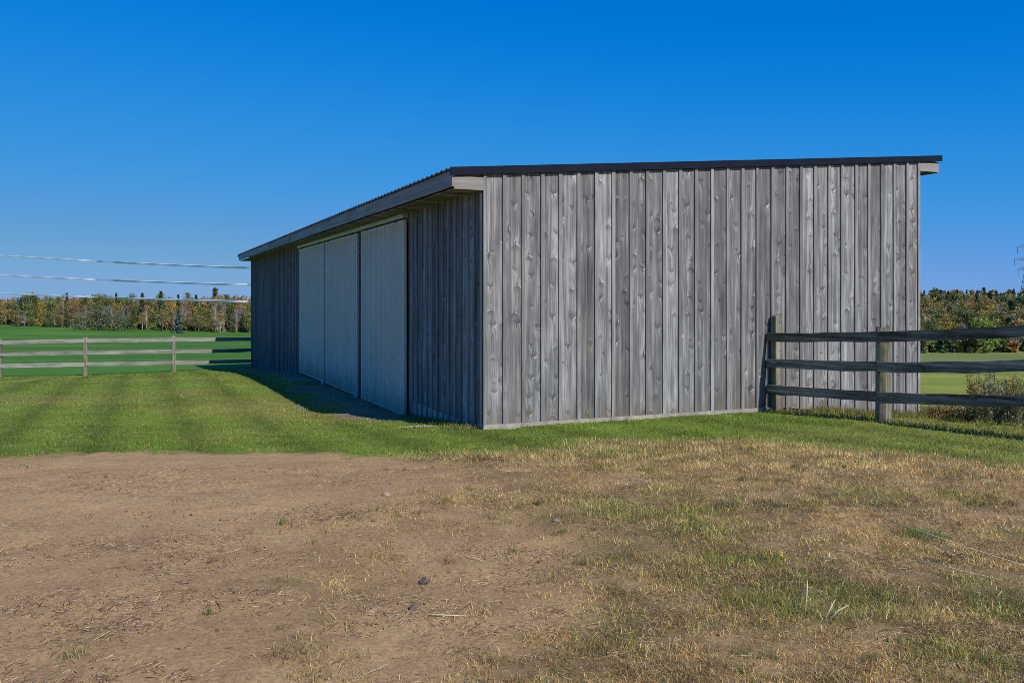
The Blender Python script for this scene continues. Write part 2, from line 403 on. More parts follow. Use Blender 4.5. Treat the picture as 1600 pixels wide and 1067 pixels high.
def attr_mat(name, rough=.8, transl=0., noise=0.):
    m, ns, ls, b = new_mat(name, rough, .2)
    at = nd(ns, 'ShaderNodeAttribute', attribute_name='Col')
    ls.new(at.outputs['Color'], b.inputs['Base Color'])
    if transl:
        t = nd(ns, 'ShaderNodeBsdfTranslucent'); ls.new(at.outputs['Color'], t.inputs['Color'])
        mx = nd(ns, 'ShaderNodeMixShader'); mx.inputs[0].default_value = transl
        ls.new(b.outputs[0], mx.inputs[1]); ls.new(t.outputs[0], mx.inputs[2])
        ls.new(mx.outputs[0], ns['Material Output'].inputs['Surface'])
    return m
M['blade'] = attr_mat('grass_blade', .7, .3)
M['litter'] = attr_mat('dry_straw', .75, .1)

def ground_mat():
    m, ns, ls, b = new_mat('soil_and_turf', .95, .1)
    at = nd(ns, 'ShaderNodeAttribute', attribute_name='Col')
    geo = nd(ns, 'ShaderNodeNewGeometry')
    def noise(s, d, r=.6):
        t = nd(ns, 'ShaderNodeTexNoise'); t.inputs['Scale'].default_value = s; t.inputs['Detail'].default_value = d; t.inputs['Roughness'].default_value = r
        ls.new(geo.outputs['Position'], t.inputs['Vector']); return t.outputs['Fac']
    n1 = noise(34, 8, .75); n2 = noise(6, 4); n3 = noise(170, 4, .7)
    k = math_n(ns, ls, 'MULTIPLY_ADD', math_n(ns, ls, 'SUBTRACT', n1, .5), 1.9, 1.0)
    k = math_n(ns, ls, 'MULTIPLY_ADD', math_n(ns, ls, 'SUBTRACT', n3, .5), 1.3, k)
    k = math_n(ns, ls, 'MULTIPLY_ADD', math_n(ns, ls, 'SUBTRACT', n2, .5), .35, k)
    k = math_n(ns, ls, 'MULTIPLY_ADD', math_n(ns, ls, 'SUBTRACT', noise(.9, 8, .75), .5), .75, k)
    cb = nd(ns, 'ShaderNodeCombineXYZ')
    for i in range(3): ls.new(k, cb.inputs[i])
    ls.new(mixc(ns, ls, 1.0, at.outputs['Color'], cb.outputs[0], 'MULTIPLY'), b.inputs['Base Color'])
    hh = math_n(ns, ls, 'MULTIPLY_ADD', n3, .35, n1)
    bp = nd(ns, 'ShaderNodeBump'); bp.inputs['Strength'].default_value = .7; bp.inputs['Distance'].default_value = .014
    ls.new(hh, bp.inputs['Height']); ls.new(bp.outputs[0], b.inputs['Normal'])
    return m
M['ground'] = ground_mat()

def leaf_mat(name, cols, rough=.7, transl=.25):
    """foliage: each leaf clump takes its own colour (Col.r) and each tree shifts a little"""
    m, ns, ls, b = new_mat(name, rough, .2)
    at = nd(ns, 'ShaderNodeAttribute', attribute_name='Col'); oi = nd(ns, 'ShaderNodeObjectInfo')
    sp = nd(ns, 'ShaderNodeSeparateColor'); ls.new(at.outputs['Color'], sp.inputs[0])
    v = math_n(ns, ls, 'MULTIPLY_ADD', math_n(ns, ls, 'SUBTRACT', oi.outputs['Random'], .5), .5, sp.outputs[0], clamp=True)
    n = len(cols)
    c = ramp(ns, ls, v, [(.05 + .9 * i / (n - 1), tuple(2.9 * q for q in cols[i])) for i in range(n)])
    ls.new(c, b.inputs['Base Color'])
    t = nd(ns, 'ShaderNodeBsdfTranslucent'); ls.new(c, t.inputs['Color'])
    mx = nd(ns, 'ShaderNodeMixShader'); mx.inputs[0].default_value = transl
    ls.new(b.outputs[0], mx.inputs[1]); ls.new(t.outputs[0], mx.inputs[2]); ls.new(mx.outputs[0], ns['Material Output'].inputs['Surface'])
    return m
L = {}
L['yellow'] = leaf_mat('yellow_leaves', [(.075, .062, .018), (.135, .105, .026), (.21, .155, .036)])
L['olive'] = leaf_mat('olive_leaves', [(.058, .055, .020), (.098, .086, .032), (.145, .118, .045)])
L['green'] = leaf_mat('green_leaves', [(.036, .048, .016), (.062, .075, .023), (.098, .105, .034)])
L['bright'] = leaf_mat('lime_leaves', [(.07, .092, .018), (.11, .135, .026), (.155, .175, .036)])
L['orange'] = leaf_mat('orange_leaves', [(.11, .065, .028), (.16, .10, .036), (.21, .135, .045)])
L['bare'] = leaf_mat('bare_twigs', [(.075, .064, .052), (.115, .098, .08), (.165, .142, .115)])
L['willow'] = leaf_mat('grey_green_leaves', [(.034, .042, .024), (.058, .066, .036), (.09, .096, .055)])
L['conifer'] = leaf_mat('needles', [(.012, .021, .011), (.022, .035, .018), (.038, .053, .027)], transl=.05)
L['spruce'] = leaf_mat('blue_green_needles', [(.02, .034, .026), (.036, .054, .042), (.058, .08, .062)], transl=.05)
M['bark'] = simple('grey_bark', (.15, .135, .12), .9, .1)
M['birch'] = simple('pale_bark', (.45, .43, .39), .8, .2, 0., .25)

# ------------------------------------------------------------------ ground sheet
def spaced(lo, hi, step, far_lo, far_hi, g):
    a = list(np.arange(lo, hi + 1e-6, step)); s = step
    up = []; p = hi
    while p < far_hi: s *= g; p += s; up.append(p)
    s = step; dn = []; p = lo
    while p > far_lo: s *= g; p -= s; dn.append(p)
    return np.array(dn[::-1] + a + up)
gx = spaced(-9, 8, .065, -4500, 4500, 1.055); gy = spaced(2.6, 17, .065, -1500, 6000, 1.05)
X, Y = np.meshgrid(gx, gy)
Z = hgt(X, Y)
near = sstep(40, 15, np.hypot(X, Y))
bare_n = z_bare(X, Y)
Z = Z + near * ((fbm(X * 2.2, Y * 2.2, 31) - .5) * .05 + (fbm(X * 9, Y * 9, 33) - .5) * .022)
uu, vv = barn_uv(X, Y)
nx, ny = len(gx), len(gy)
idx = np.arange(nx * ny).reshape(ny, nx)
faces = np.stack([idx[:-1, :-1], idx[:-1, 1:], idx[1:, 1:], idx[1:, :-1]], -1).reshape(-1, 4)
gverts = np.stack([X.ravel(), Y.ravel(), Z.ravel()], -1)
gcol = ground_colour(X.ravel(), Y.ravel())
g = link('ground', np_mesh('ground', gverts, faces, M['ground'], gcol, smooth=True)); tag(g, kind='structure')
def gz(x, y):                                      # surface height with the relief, array in, array out
    x = np.asarray(x, float); y = np.asarray(y, float)
    n = sstep(40, 15, np.hypot(x, y))
    return hgt(x, y) + n * ((fbm(x * 2.2, y * 2.2, 31) - .5) * .05 + (fbm(x * 9, y * 9, 33) - .5) * .022)

# ------------------------------------------------------------------ the barn (local x along the gable end, y along the eave side)
BW, BL, OV = 8.635, 29.4, 0.5
barn = empty('barn', (BC[0], BC[1], 0), math.atan2(BU[1], BU[0]))
tag(barn, 'long weathered grey board-and-batten barn with low sloping roof and pale metal doors', 'barn')
def loc2w(u, v): return BC[0] + u * BU[0] + v * BV[0], BC[1] + u * BU[1] + v * BV[1]
R0, RS = 3.765, .079                               # roof top height at the low eave, slope
def zroof(x): return R0 + (x + OV) * RS
# foundation
m = MB()
m.box(-.03, 5.3, -.055, .2, -.5, .035)
m.box(-.03, .2, .2, 3.6, -.9, -.02)
m.build('foundation', M['concrete'], barn)
# inner shell keeps daylight out of the joints
m = MB()
def shell(x0, x1, y0, y1, zb):
    m.hexa([(x0, y0, zb), (x1, y0, zb), (x1, y1, zb), (x0, y1, zb), (x0, y0, zroof(x0) - .08), (x1, y0, zroof(x1) - .08), (x1, y1, zroof(x1) - .08), (x0, y1, zroof(x0) - .08)])
shell(.06, BW - .03, .03, BL - .05, -2.0)
m.build('inner_wall', M['interior'], barn)
# gable-end boards and battens
def base_z(u):                                     # bottom of the siding steps down with the grade at the right
    return .037 if u < 5.3 else .037 - (u - 5.3) * .115
def board(name, u0, u1, ya, yb, ztop, zbot, mat, parent=barn, side='end'):
    """box with sloped top and bottom cut; origin at its own base so the grain starts fresh"""
    m = MB(); w = u1 - u0
    za, zb = zbot(u0), zbot(u1); ta, tb = ztop(u0), ztop(u1); z0 = min(za, zb)
    m.hexa([(0, 0, za - z0), (w, 0, zb - z0), (w, yb - ya, zb - z0), (0, yb - ya, za - z0), (0, 0, ta - z0), (w, 0, tb - z0), (w, yb - ya, tb - z0), (0, yb - ya, ta - z0)])
    if side == 'end': return m.build(name, mat, parent, (u0, ya, z0))
    return m.build(name, mat, parent, (ya, u1, z0), -math.pi / 2)   # eave side: local x runs back towards the corner
nb = 28; pitch = BW / nb
edges = [i * pitch + (RNG.uniform(-.008, .008) if 0 < i < nb else 0) for i in range(nb + 1)]
TOPZ = lambda u: zroof(u) - .108
for i in range(nb):
    dy = RNG.uniform(-.002, .002)
    board('board', edges[i] + .003, edges[i + 1] - .003, -.028 + dy, .0 + dy, lambda u: TOPZ(u) + .01, base_z, M['board'])
for i in range(nb):
    e = edges[i]; w = .058
    a = e - .031 if i == 0 else e - w * .5
    dy = RNG.uniform(-.003, .002)
    board('batten', a, a + w, -.053 + dy, -.031, lambda u: TOPZ(u) + .03, lambda u: base_z(u) - .012, M['batten'])
board('batten', BW - .05, BW + .0, -.056, -.031, lambda u: TOPZ(u) + .03, lambda u: base_z(u) - .012, M['batten'])
# eave side: boards near the corner, three sliding doors, boards beyond
def side_base(v):
    if v < 4.2: return .03 - v * .083
    return -.56 - (v - 16) * .058
SOF = R0 - .29
D0, D1, D2, D3, D4 = 3.87, 7.24, 7.76, 11.66, 15.7
def side_run(v0, v1, n, single):
    p = (v1 - v0) / n
    if single:
        for i in range(n):
            dx = RNG.uniform(-.002, .002)
            board('board', v0 + i * p + .003, v0 + (i + 1) * p - .003, -.028 + dx + .0, 0 + dx, lambda v: SOF, side_base, M['board'], side='eave')
            board('batten', v0 + i * p - .028 + (.03 if i == 0 else 0), v0 + i * p + .028 + (.03 if i == 0 else 0), -.054 + dx, -.031, lambda v: SOF, lambda v: side_base(v) - .01, M['batten'], side='eave')
    else:
        m = MB(); k = MB()
        for i in range(n):
            a, c = v0 + i * p + .003, v0 + (i + 1) * p - .003
            d = RNG.uniform(-.002, .002)
            m.hexa([(-.028 + d, a, side_base(a)), (d, a, side_base(a)), (d, c, side_base(c)), (-.028 + d, c, side_base(c)), (-.028 + d, a, SOF), (d, a, SOF), (d, c, SOF), (-.028 + d, c, SOF)])
            a, c = a - .031, a + .025
            k.hexa([(-.054 + d, a, side_base(a)), (-.03, a, side_base(a)), (-.03, c, side_base(c)), (-.054 + d, c, side_base(c)), (-.054 + d, a, SOF), (-.03, a, SOF), (-.03, c, SOF), (-.054 + d, c, SOF)])
        o = m.build('siding', M['board'], barn); tag(o, kind='stuff')
        o = k.build('siding_batten', M['batten'], barn); tag(o, kind='stuff')
# note: on the eave side the outer face looks to -x, so boards sit between x = -.028 and 0
side_run(.0, D0, 13, True)
side_run(D4 + .05, BL, 44, False)
# header above the doors and the two hidden walls
m = MB(); m.box(-.02, .02, D0, D4 + .05, 3.2, SOF); m.build('header_board', M['board'], barn)
m = MB()
m.hexa([(BW - .02, 0.01, -1.2), (BW, .01, -1.2), (BW, BL, -2.2), (BW - .02, BL, -2.2), (BW - .02, .01, TOPZ(BW)), (BW, .01, TOPZ(BW)), (BW, BL, TOPZ(BW)), (BW - .02, BL, TOPZ(BW))])
m.hexa([(0, BL, -1.4), (BW - .03, BL, -2.2), (BW - .03, BL + .025, -2.2), (0, BL + .025, -1.4), (0, BL, TOPZ(0)), (BW - .03, BL, TOPZ(BW)), (BW - .03, BL + .025, TOPZ(BW)), (0, BL + .025, TOPZ(0))])
m.build('back_siding', M['board'], barn)
# doors
def door_bot(v): return -.33 - (v - D0) * .0125
def rib_sheet(v0, v1, x, zt, n_per=.23):
    """ribbed metal sheet standing in the plane x, looking to -x"""
    pv = []; v = v0
    n = max(1, round((v1 - v0) / n_per)); p = (v1 - v0) / n
    for i in range(n):
        a = v0 + i * p
        pv += [(a, 0), (a + p * .40, 0), (a + p * .46, .034), (a + p * .58, .034), (a + p * .64, 0)]
    pv.append((v1, 0))
    vs = []; fs = []
    for (q, d) in pv: vs += [(x - d, q, door_bot(q) + .03), (x - d, q, zt)]
    for i in range(len(pv) - 1): fs.append((2 * i, 2 * i + 1, 2 * i + 3, 2 * i + 2))
    return vs, fs
def door(v0, v1, x, zt, label, white_edge=False):
    o = empty('sliding_door', (0, 0, 0), 0, barn); o['label'] = label
    mid = [v0 + (v1 - v0) * k / 4 for k in range(5)]
    for k in range(4):
        s = MB(); vs, fs = rib_sheet(mid[k], mid[k + 1], x - (.0006 if k % 2 else 0), zt - .03); s.add(vs, fs)
        s.build('metal_sheet', M['door_metal'], o)
    t = MB()
    e = .024
    t.hexa([(x - e, v0 - .03, door_bot(v0)), (x + .03, v0 - .03, door_bot(v0)), (x + .03, v0 + .03, door_bot(v0)), (x - e, v0 + .03, door_bot(v0)),
            (x - e, v0 - .03, zt), (x + .03, v0 - .03, zt), (x + .03, v0 + .03, zt), (x - e, v0 + .03, zt)])
    t.build('edge_trim', M['door_metal'], o)
    t = MB()
    t.hexa([(x - e, v1 - .03, door_bot(v1)), (x + .03, v1 - .03, door_bot(v1)), (x + .03, v1 + .03, door_bot(v1)), (x - e, v1 + .03, door_bot(v1)),
            (x - e, v1 - .03, zt), (x + .03, v1 - .03, zt), (x + .03, v1 + .03, zt), (x - e, v1 + .03, zt)])
    t.build('edge_trim', M['white_trim'] if white_edge else M['post_gap_shade'], o)  # dark far edge paints in the shaded seam; the nearest door's is white trim
    t = MB(); t.box(x - .022, x + .03, v0 + .03, v1 - .03, zt - .06, zt - .001); t.build('top_rail', M['door_metal'], o)
    t = MB()
    t.hexa([(x - .02, v0 + .03, door_bot(v0) + .002), (x + .03, v0 + .03, door_bot(v0) + .002), (x + .03, v1 - .03, door_bot(v1) + .002), (x - .02, v1 - .03, door_bot(v1) + .002),
            (x - .02, v0 + .03, door_bot(v0) + .06), (x + .03, v0 + .03, door_bot(v0) + .06), (x + .03, v1 - .03, door_bot(v1) + .06), (x - .02, v1 - .03, door_bot(v1) + .06)])
    t.build('bottom_rail', M['door_metal'], o)
    for q in (v0 + .5, v1 - .5):
        t = MB(); t.box(x - .03, x - .0, q - .04, q + .04, zt - .02, zt + .05); t.build('door_hanger', M['black'], o)
    return o
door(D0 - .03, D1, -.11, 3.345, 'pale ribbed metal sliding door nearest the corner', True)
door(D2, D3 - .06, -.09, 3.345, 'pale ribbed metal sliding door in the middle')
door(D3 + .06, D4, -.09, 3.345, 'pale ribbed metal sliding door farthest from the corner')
m = MB(); m.box(-.045, -.01, D1 + .02, D2 - .02, -.6, 3.35); m.build('door_post', M['post_gap_shade'], barn)
m = MB()                                            # round-backed track over all three doors
prof = [(-.04, 3.38), (-.15, 3.38), (-.165, 3.41), (-.165, 3.45), (-.14, 3.485), (-.09, 3.495), (-.04, 3.495)]
vs = []; fs = []
for q in (D0 - .05, D4 + .05): vs += [(a, q, c) for a, c in prof]
k = len(prof)
for i in range(k): fs.append((i, (i + 1) % k, k + (i + 1) % k, k + i))
fs += [tuple(range(k))[::-1], tuple(range(k, 2 * k))]
m.add(vs, fs); m.build('door_track', M['track'], barn)
for q in (D2 + .02, D3):
    m = MB(); m.box(-.17, -.115, q - .035, q + .035, door_bot(q) - .16, door_bot(q) + .1); m.build('door_guide', M['white_trim'], barn)
# roof: one ribbed metal sheet on purlins, fascia, soffit and dark edge trim
m = MB()
n = 128; x0, x1 = -OV - .045, BW + OV + .02; ya, yb = -.05, BL + .45
p = (yb - ya) / n; prof = []
for i in range(n):
    a = ya + i * p; prof += [(a, 0), (a + p * .55, 0), (a + p * .68, .028), (a + p * .87, .028)]
prof.append((yb, 0))
vs = []; fs = []
for (q, d) in prof: vs += [(x0, q, zroof(x0) + d), (x1, q, zroof(x1) + d), (x1, q, zroof(x1) + d - .012), (x0, q, zroof(x0) + d - .012)]
for i in range(len(prof) - 1):
    a, b = 4 * i, 4 * i + 4
    fs += [(a, a + 1, b + 1, b), (a + 3, b + 3, b + 2, a + 2), (a, b, b + 3, a + 3), (a + 1, a + 2, b + 2, b + 1)]
m.add(vs, fs); m.build('roof', M['roof_metal'], barn)
m = MB()                                            # roof deck
m.hexa([(-OV + .03, .01, zroof(-OV) - .14), (BW + OV - .03, .01, zroof(BW + OV) - .14), (BW + OV - .03, BL + .4, zroof(BW + OV) - .14), (-OV + .03, BL + .4, zroof(-OV) - .14),
        (-OV + .03, .01, zroof(-OV) - .018), (BW + OV - .03, .01, zroof(BW + OV) - .018), (BW + OV - .03, BL + .4, zroof(BW + OV) - .018), (-OV + .03, BL + .4, zroof(-OV) - .018)])
m.build('roof_deck', M['board'], barn)
def rake(y0, y1):
    m = MB(); a, b = -OV - .05, BW + OV + .03
    m.hexa([(a, y0, zroof(a) - .098), (b, y0, zroof(b) - .085), (b, y1, zroof(b) - .085), (a, y1, zroof(a) - .098), (a, y0, zroof(a) + .022), (b, y0, zroof(b) + .022), (b, y1, zroof(b) + .022), (a, y1, zroof(a) + .022)])
    m.build('rake_trim', M['drip_edge'], barn)
rake(-.085, -.06); rake(BL + .455, BL + .47)
# eave fascia in lengths, lying along y
ys = [-.055, 4.9, 9.8, 14.7, 19.6, 24.5, BL + .45]
for i in range(6):
    m = MB(); w = ys[i + 1] - ys[i] - .004
    m.box(0, w, 0, .03, 0, .235); m.build('fascia', M['trimwood'], barn, (-OV - .015 + .0, ys[i + 1], zroof(-OV) - .255), -math.pi / 2)
m = MB(); m.box(-OV + .03, 0.0, .002, BL + .3, SOF, SOF + .02); m.build('soffit', M['rail_shaded'], barn)
m = MB(); m.box(0, OV - .02, 0, .03, 0, .185); m.build('eave_return', M['trimwood'], barn, (-OV + .018, -.052, zroof(-OV) - .29))
m = MB(); m.box(0, OV - .03, 0, .03, 0, .155); m.build('eave_return', M['trimwood'], barn, (BW + .003, -.052, zroof(BW) - .25))
m = MB(); m.box(BW + .003, BW + OV - .03, -.02, BL + .3, zroof(BW) - .225, zroof(BW) - .205); m.build('soffit', M['rail_shaded'], barn)
m = MB(); m.box(0, BL + .4, 0, .03, 0, .2); m.build('fascia', M['trimwood'], barn, (BW + OV - .028, BL + .38, zroof(BW + OV) - .30), -math.pi / 2)

# ------------------------------------------------------------------ fences
def rail_box(p, q, h, t, seed, sag=0.):
    """a plank from p to q (its top edge), own frame: x along, y thick, z up; slightly uneven edge"""
    p = Vector(p); q = Vector(q); d = q - p; Lh = math.hypot(d.x, d.y); n = 7
    r = random.Random(seed); vs = []; fs = []
    for i in range(n + 1):
        x = Lh * i / n; z = d.z * i / n - sag * math.sin(math.pi * i / n) + r.uniform(-.006, .006); hh = h + r.uniform(-.008, .008); y = r.uniform(-.004, .004)
        vs += [(x, y, z - hh), (x, y + t, z - hh), (x, y + t, z), (x, y, z)]
    for i in range(n):
        a, b = 4 * i, 4 * i + 4
        for k in range(4): fs.append((a + k, a + (k + 1) % 4, b + (k + 1) % 4, b + k))
    fs += [(3, 2, 1, 0), (4 * n, 4 * n + 1, 4 * n + 2, 4 * n + 3)]
    m = MB(); m.add(vs, fs)
    return m, math.atan2(d.y, d.x), p
def put_rail(p, q, h, t, mat, parent, seed, sag=0., off=(0, 0, 0)):
    m, rz, p = rail_box(p, q, h, t, seed, sag)
    me = m.mesh('rail', mat)
    bm = bmesh.new(); bm.from_mesh(me); bmesh.ops.recalc_face_normals(bm, faces=bm.faces); bm.to_mesh(me); bm.free()
    return link('rail', me, parent, (p.x - off[0], p.y - off[1], p.z - off[2]), rz)
# right-hand fence: runs from the gable end towards the viewer's right
FD = Vector((.512, -.859, 0)); FNRM = Vector((-.859, -.512, 0))
F0 = Vector((4.47, 14.80, 0))
fence = empty('rail_fence', (F0.x, F0.y, 0))
tag(fence, 'shaded three-rail board fence meeting the sunlit plank wall at the right', 'fence')
ts = [0, 2.06, 4.55, 7.0, 9.45, 11.9]
rz_ = [(1.302, .859, .419), (1.395, .958, .514), (1.588, 1.146, .692), (1.75, 1.30, .85), (1.82, 1.37, .92), (1.86, 1.40, .95)]
RT = .042
for i in range(len(ts) - 1):
    for k in range(3):
        a = F0 + FD * (ts[i] - (.1 if i == 0 else .0) + .006); b = F0 + FD * (ts[i + 1] - .006)
        za, zb = rz_[i][k], rz_[i + 1][k]
        if i > 0: za -= (.0 if k == 0 else .012)
        off = FNRM * (.105 + RT if i > 0 else .09 + RT)
        p = Vector((a.x + off.x, a.y + off.y, za)); q = Vector((b.x + off.x, b.y + off.y, zb))
        put_rail(p, q, .15, RT, M['rail_shaded'], fence, 50 + i * 3 + k, .008, (F0.x, F0.y, 0))
m = MB()                                            # squared post by the wall, top sawn at a slant
zb = hz(F0.x, F0.y) - .3
m.hexa([(-.055, -.055, zb), (.065, -.055, zb), (.065, .065, zb), (-.055, .065, zb), (-.055, -.055, 1.585), (.065, -.055, 1.63), (.065, .065, 1.63), (-.055, .065, 1.585)])
o = m.build('post', M['post'], fence, (0, 0, 0), math.atan2(BU[1], BU[0]))
o['label'] = 'squared post with slant-cut top against the barn wall'
for z in (1.48, 1.0, .42, -.0):
    for dx in (.03,):
        m = MB(); m.tube([(dx, -.056, z), (dx, -.0575, z)], .012, 6); m.build('nail_hole', M['black'], o)
def round_post(x, y, z0, z1, r, parent, off, seed):
    rr = random.Random(seed); n = 14; pts = []; m = MB()
    rows = 7
    for i in range(rows):
        t = i / (rows - 1); z = z0 + (z1 - z0) * t
        for k in range(n):
            a = 2 * math.pi * k / n
            q = r * (1.06 - .1 * t) * (1 + .05 * math.sin(3 * a + seed) + rr.uniform(-.025, .025))
            m.v.append((q * math.cos(a), q * math.sin(a), z + (rr.uniform(-.012, .012) if i == rows - 1 else 0)))
    for i in range(rows - 1):
        for k in range(n): m.f.append((i * n + k, i * n + (k + 1) % n, (i + 1) * n + (k + 1) % n, (i + 1) * n + k))
    m.f.append(tuple((rows - 1) * n + k for k in range(n)))
    return m.build('post', M['post'], parent, (x - off[0], y - off[1], 0), 0, True)
for i, t in enumerate(ts[1:]):
    p = F0 + FD * t
    round_post(p.x, p.y, hz(p.x, p.y) - .2, rz_[i + 1][0] + .06, .108, fence, F0, i + 3)
# left-hand fence: from beyond the left edge to the far corner of the barn
lp = [(-33.2, 33.0), (-29.9, 33.7), (-27.0, 34.2), (-24.0, 34.85), (-20.8, 35.5), (-17.7, 36.3), (-14.5, 37.5), (-11.6, 40.3)]
lr = [(.55, .05, -.43), (.50, .01, -.46), (.45, -.04, -.52), (.35, -.16, -.64), (.075, -.40, -.865), (.10, -.378, -.85), (.085, -.41, -.875), (0.0, -.52, -1.02)]
lr = [(.30, -.19, -.66), (.25, -.24, -.71), (.20, -.29, -.76), (.13, -.35, -.82), (.08, -.40, -.87), (.11, -.38, -.86), (.09, -.415, -.89), (-.02, -.53, -1.03)]
fl = empty('rail_fence', (-17.7, 36.3, 0))
tag(fl, 'sunlit grey three-rail fence across the mown lawn left of the barn', 'fence')
for i in range(len(lp) - 1):
    a = Vector((lp[i][0], lp[i][1], 0)); b = Vector((lp[i + 1][0], lp[i + 1][1], 0)); d = (b - a).normalized(); nrm = Vector((d.y, -d.x, 0))
    for k in range(3):
        p = a + d * .02 + nrm * .10; q = b - d * .02 + nrm * .10
        put_rail((p.x, p.y, lr[i][k]), (q.x, q.y, lr[i + 1][k]), .158, .04, M['rail'], fl, 200 + i * 3 + k, 0, (-17.7, 36.3, 0))
for i, (x, y) in enumerate(lp[:-1]):
    z0 = hz(x, y) - .15
    round_post(x, y, z0, lr[i][0] + .07, .10, fl, (-17.7, 36.3), 40 + i)

# ------------------------------------------------------------------ trees
def leaf_quads(cen, size, val, rs, up=.35):
    """cen (n,3) centres of small leaf-clump faces, random orientation"""
    n = len(cen)
    a = rs.normal(size=(n, 3)); a[:, 2] *= .7; a /= np.linalg.norm(a, axis=1)[:, None]
    b = rs.normal(size=(n, 3)); b -= a * (a * b).sum(1)[:, None]; b /= np.linalg.norm(b, axis=1)[:, None]
    s = size * rs.uniform(.6, 1.3, (n, 1))
    v = np.stack([cen - a * s - b * s * .5, cen + a * s * .9 - b * s * .55, cen + a * s + b * s * .6, cen - a * s * .8 + b * s * .65], 1)
    v += rs.normal(size=v.shape) * (s * .18)[:, None, :]
    return v.reshape(-1, 3), np.repeat(np.clip(val, 0, 1), 4)
def crown_deciduous(seed, h, w, n, bottom=.22, size=.34, gaps=.0):
    rs = np.random.default_rng(seed)
    k = max(9, n // 26)
    t = rs.uniform(0, 1, k); th = rs.uniform(0, 2 * math.pi, k)
    zc = bottom + (1 - bottom) * (.08 + .84 * t)
    prof = np.sin(np.pi * np.clip((zc - bottom) / (1 - bottom), .03, .97) ** .85) ** .65
    rr = w * .5 * prof * rs.uniform(.25, .95, k)
    cc = np.stack([rr * np.cos(th), rr * np.sin(th), zc * h], 1)
    cr = w * rs.uniform(.13, .24, k)
    i = rs.integers(0, k, n)
    d = rs.normal(size=(n, 3)); d /= np.linalg.norm(d, axis=1)[:, None]
    cen = cc[i] + d * (cr[i] * rs.uniform(.35, 1.0, n) ** .5)[:, None]
    cen[:, 2] = np.clip(cen[:, 2], h * bottom * .75, h)
    cv = rs.uniform(.15, .85, k)
    val = cv[i] + rs.uniform(-.10, .10, n)
    return leaf_quads(cen, size, val, rs), cc
def crown_conifer(seed, h, w, n, size=.34):
    rs = np.random.default_rng(seed)
    t = rs.uniform(0, 1, n) ** 1.35
    z = h * (.06 + .94 * t)
    tier = .72 + .28 * np.cos(t * 26 + rs.uniform(0, .5))
    R = w * .5 * (1 - t) ** .9 * tier + .08
    lump = .8 + .35 * rs.uniform(0, 1, n)
    th = rs.uniform(0, 2 * math.pi, n); r = R * lump * rs.uniform(.3, 1, n) ** .5
    cen = np.stack([r * np.cos(th), r * np.sin(th), z - .25 * r], 1)
    val = .5 + .35 * (r / np.maximum(R, .05) - .6) + rs.uniform(-.2, .2, n)
    return leaf_quads(cen, size, val, rs)
def crown_mesh(name, vs, val, mat):
    f = np.arange(len(vs)).reshape(-1, 4)
    return np_mesh(name, vs, f, mat, np.repeat(val[:, None], 3, 1))
def trunk_mesh(seed, h, r, mat, limbs=None, top=.8):
    rr = random.Random(seed); m = MB()
    pts = [(0, 0, -.6)]; 
    for i in range(1, 6):
        t = i / 5; pts.append((rr.uniform(-.06, .06) * h * .15 * t, rr.uniform(-.06, .06) * h * .15 * t, h * top * t))
    m.tube(pts, [r * 1.15, r, r * .85, r * .65, r * .4, r * .15], 6)
    if limbs is not None:
        for c in limbs:
            z0 = min(max(c[2] * .62, h * .16), h * .62)
            m.tube([(0, 0, z0), (c[0] * .55, c[1] * .55, (z0 + c[2]) * .52), tuple(c)], [r * .45, r * .28, r * .08], 4, False)
    return m.mesh('trunk', mat, True)
PROTO = {}
def proto(sp):
    """mesh pair (crown, trunk) for one variant, base height about 10 m"""
    out = []
    spec = {  # leaf, bark, height, width, faces, bottom, size
        'yellow_tree': ('yellow', 'birch', 10, 4.6, 420, .24, .30), 'olive_tree': ('olive', 'bark', 10, 5.2, 460, .18, .32),
        'green_tree': ('green', 'bark', 10, 5.6, 480, .12, .33), 'lime_tree': ('bright', 'bark', 6, 4.6, 420, .08, .28),
        'orange_tree': ('orange', 'bark', 10, 5.4, 420, .22, .32), 'bare_tree': ('bare', 'birch', 10, 4.4, 300, .2, .20),
        'willow_bush': ('willow', 'bark', 6, 7.0, 620, .05, .28)}
    leaf, bark, h, w, n, bot, size = spec[sp]
    for k in range(3):
        sd = sum(map(ord, sp)) * 7 + k * 101
        (vs, val), cc = crown_deciduous(sd, h, w, int(n * 2.8), bot, size * .55)
        limbs = [tuple(c) for c in cc[:: max(1, len(cc) // (14 if sp == 'bare_tree' else 7))]]
        out.append((crown_mesh('crown', vs, val, L[leaf]), trunk_mesh(sd, h, .19 if sp != 'bare_tree' else .17, M[bark], limbs), h))
    return out
def proto_con(leaf, w, n):
    out = []
    for k in range(3):
        vs, val = crown_conifer(900 + k * 17 + int(w * 10), 10, w, n)
        out.append((crown_mesh('crown', vs, val, L[leaf]), trunk_mesh(k, 10, .15, M['bark'], None, .9), 10))
    return out
for sp in ('yellow_tree', 'olive_tree', 'green_tree', 'lime_tree', 'orange_tree', 'bare_tree', 'willow_bush'): PROTO[sp] = proto(sp)
PROTO['dark_conifer'] = proto_con('conifer', 3.6, 520)
PROTO['spruce_tree'] = proto_con('spruce', 4.6, 800)
NAMES = {'yellow_tree': 'birch_tree', 'olive_tree': 'olive_tree', 'green_tree': 'green_tree', 'lime_tree': 'lime_green_tree', 'orange_tree': 'orange_tree', 'bare_tree': 'bare_tree',
         'willow_bush': 'grey_green_bush', 'dark_conifer': 'conifer', 'spruce_tree': 'spruce'}
NAMES['olive_tree'] = 'broadleaf_tree'; NAMES['green_tree'] = 'broadleaf_tree'; NAMES['lime_tree'] = 'broadleaf_tree'; NAMES['orange_tree'] = 'maple_tree'
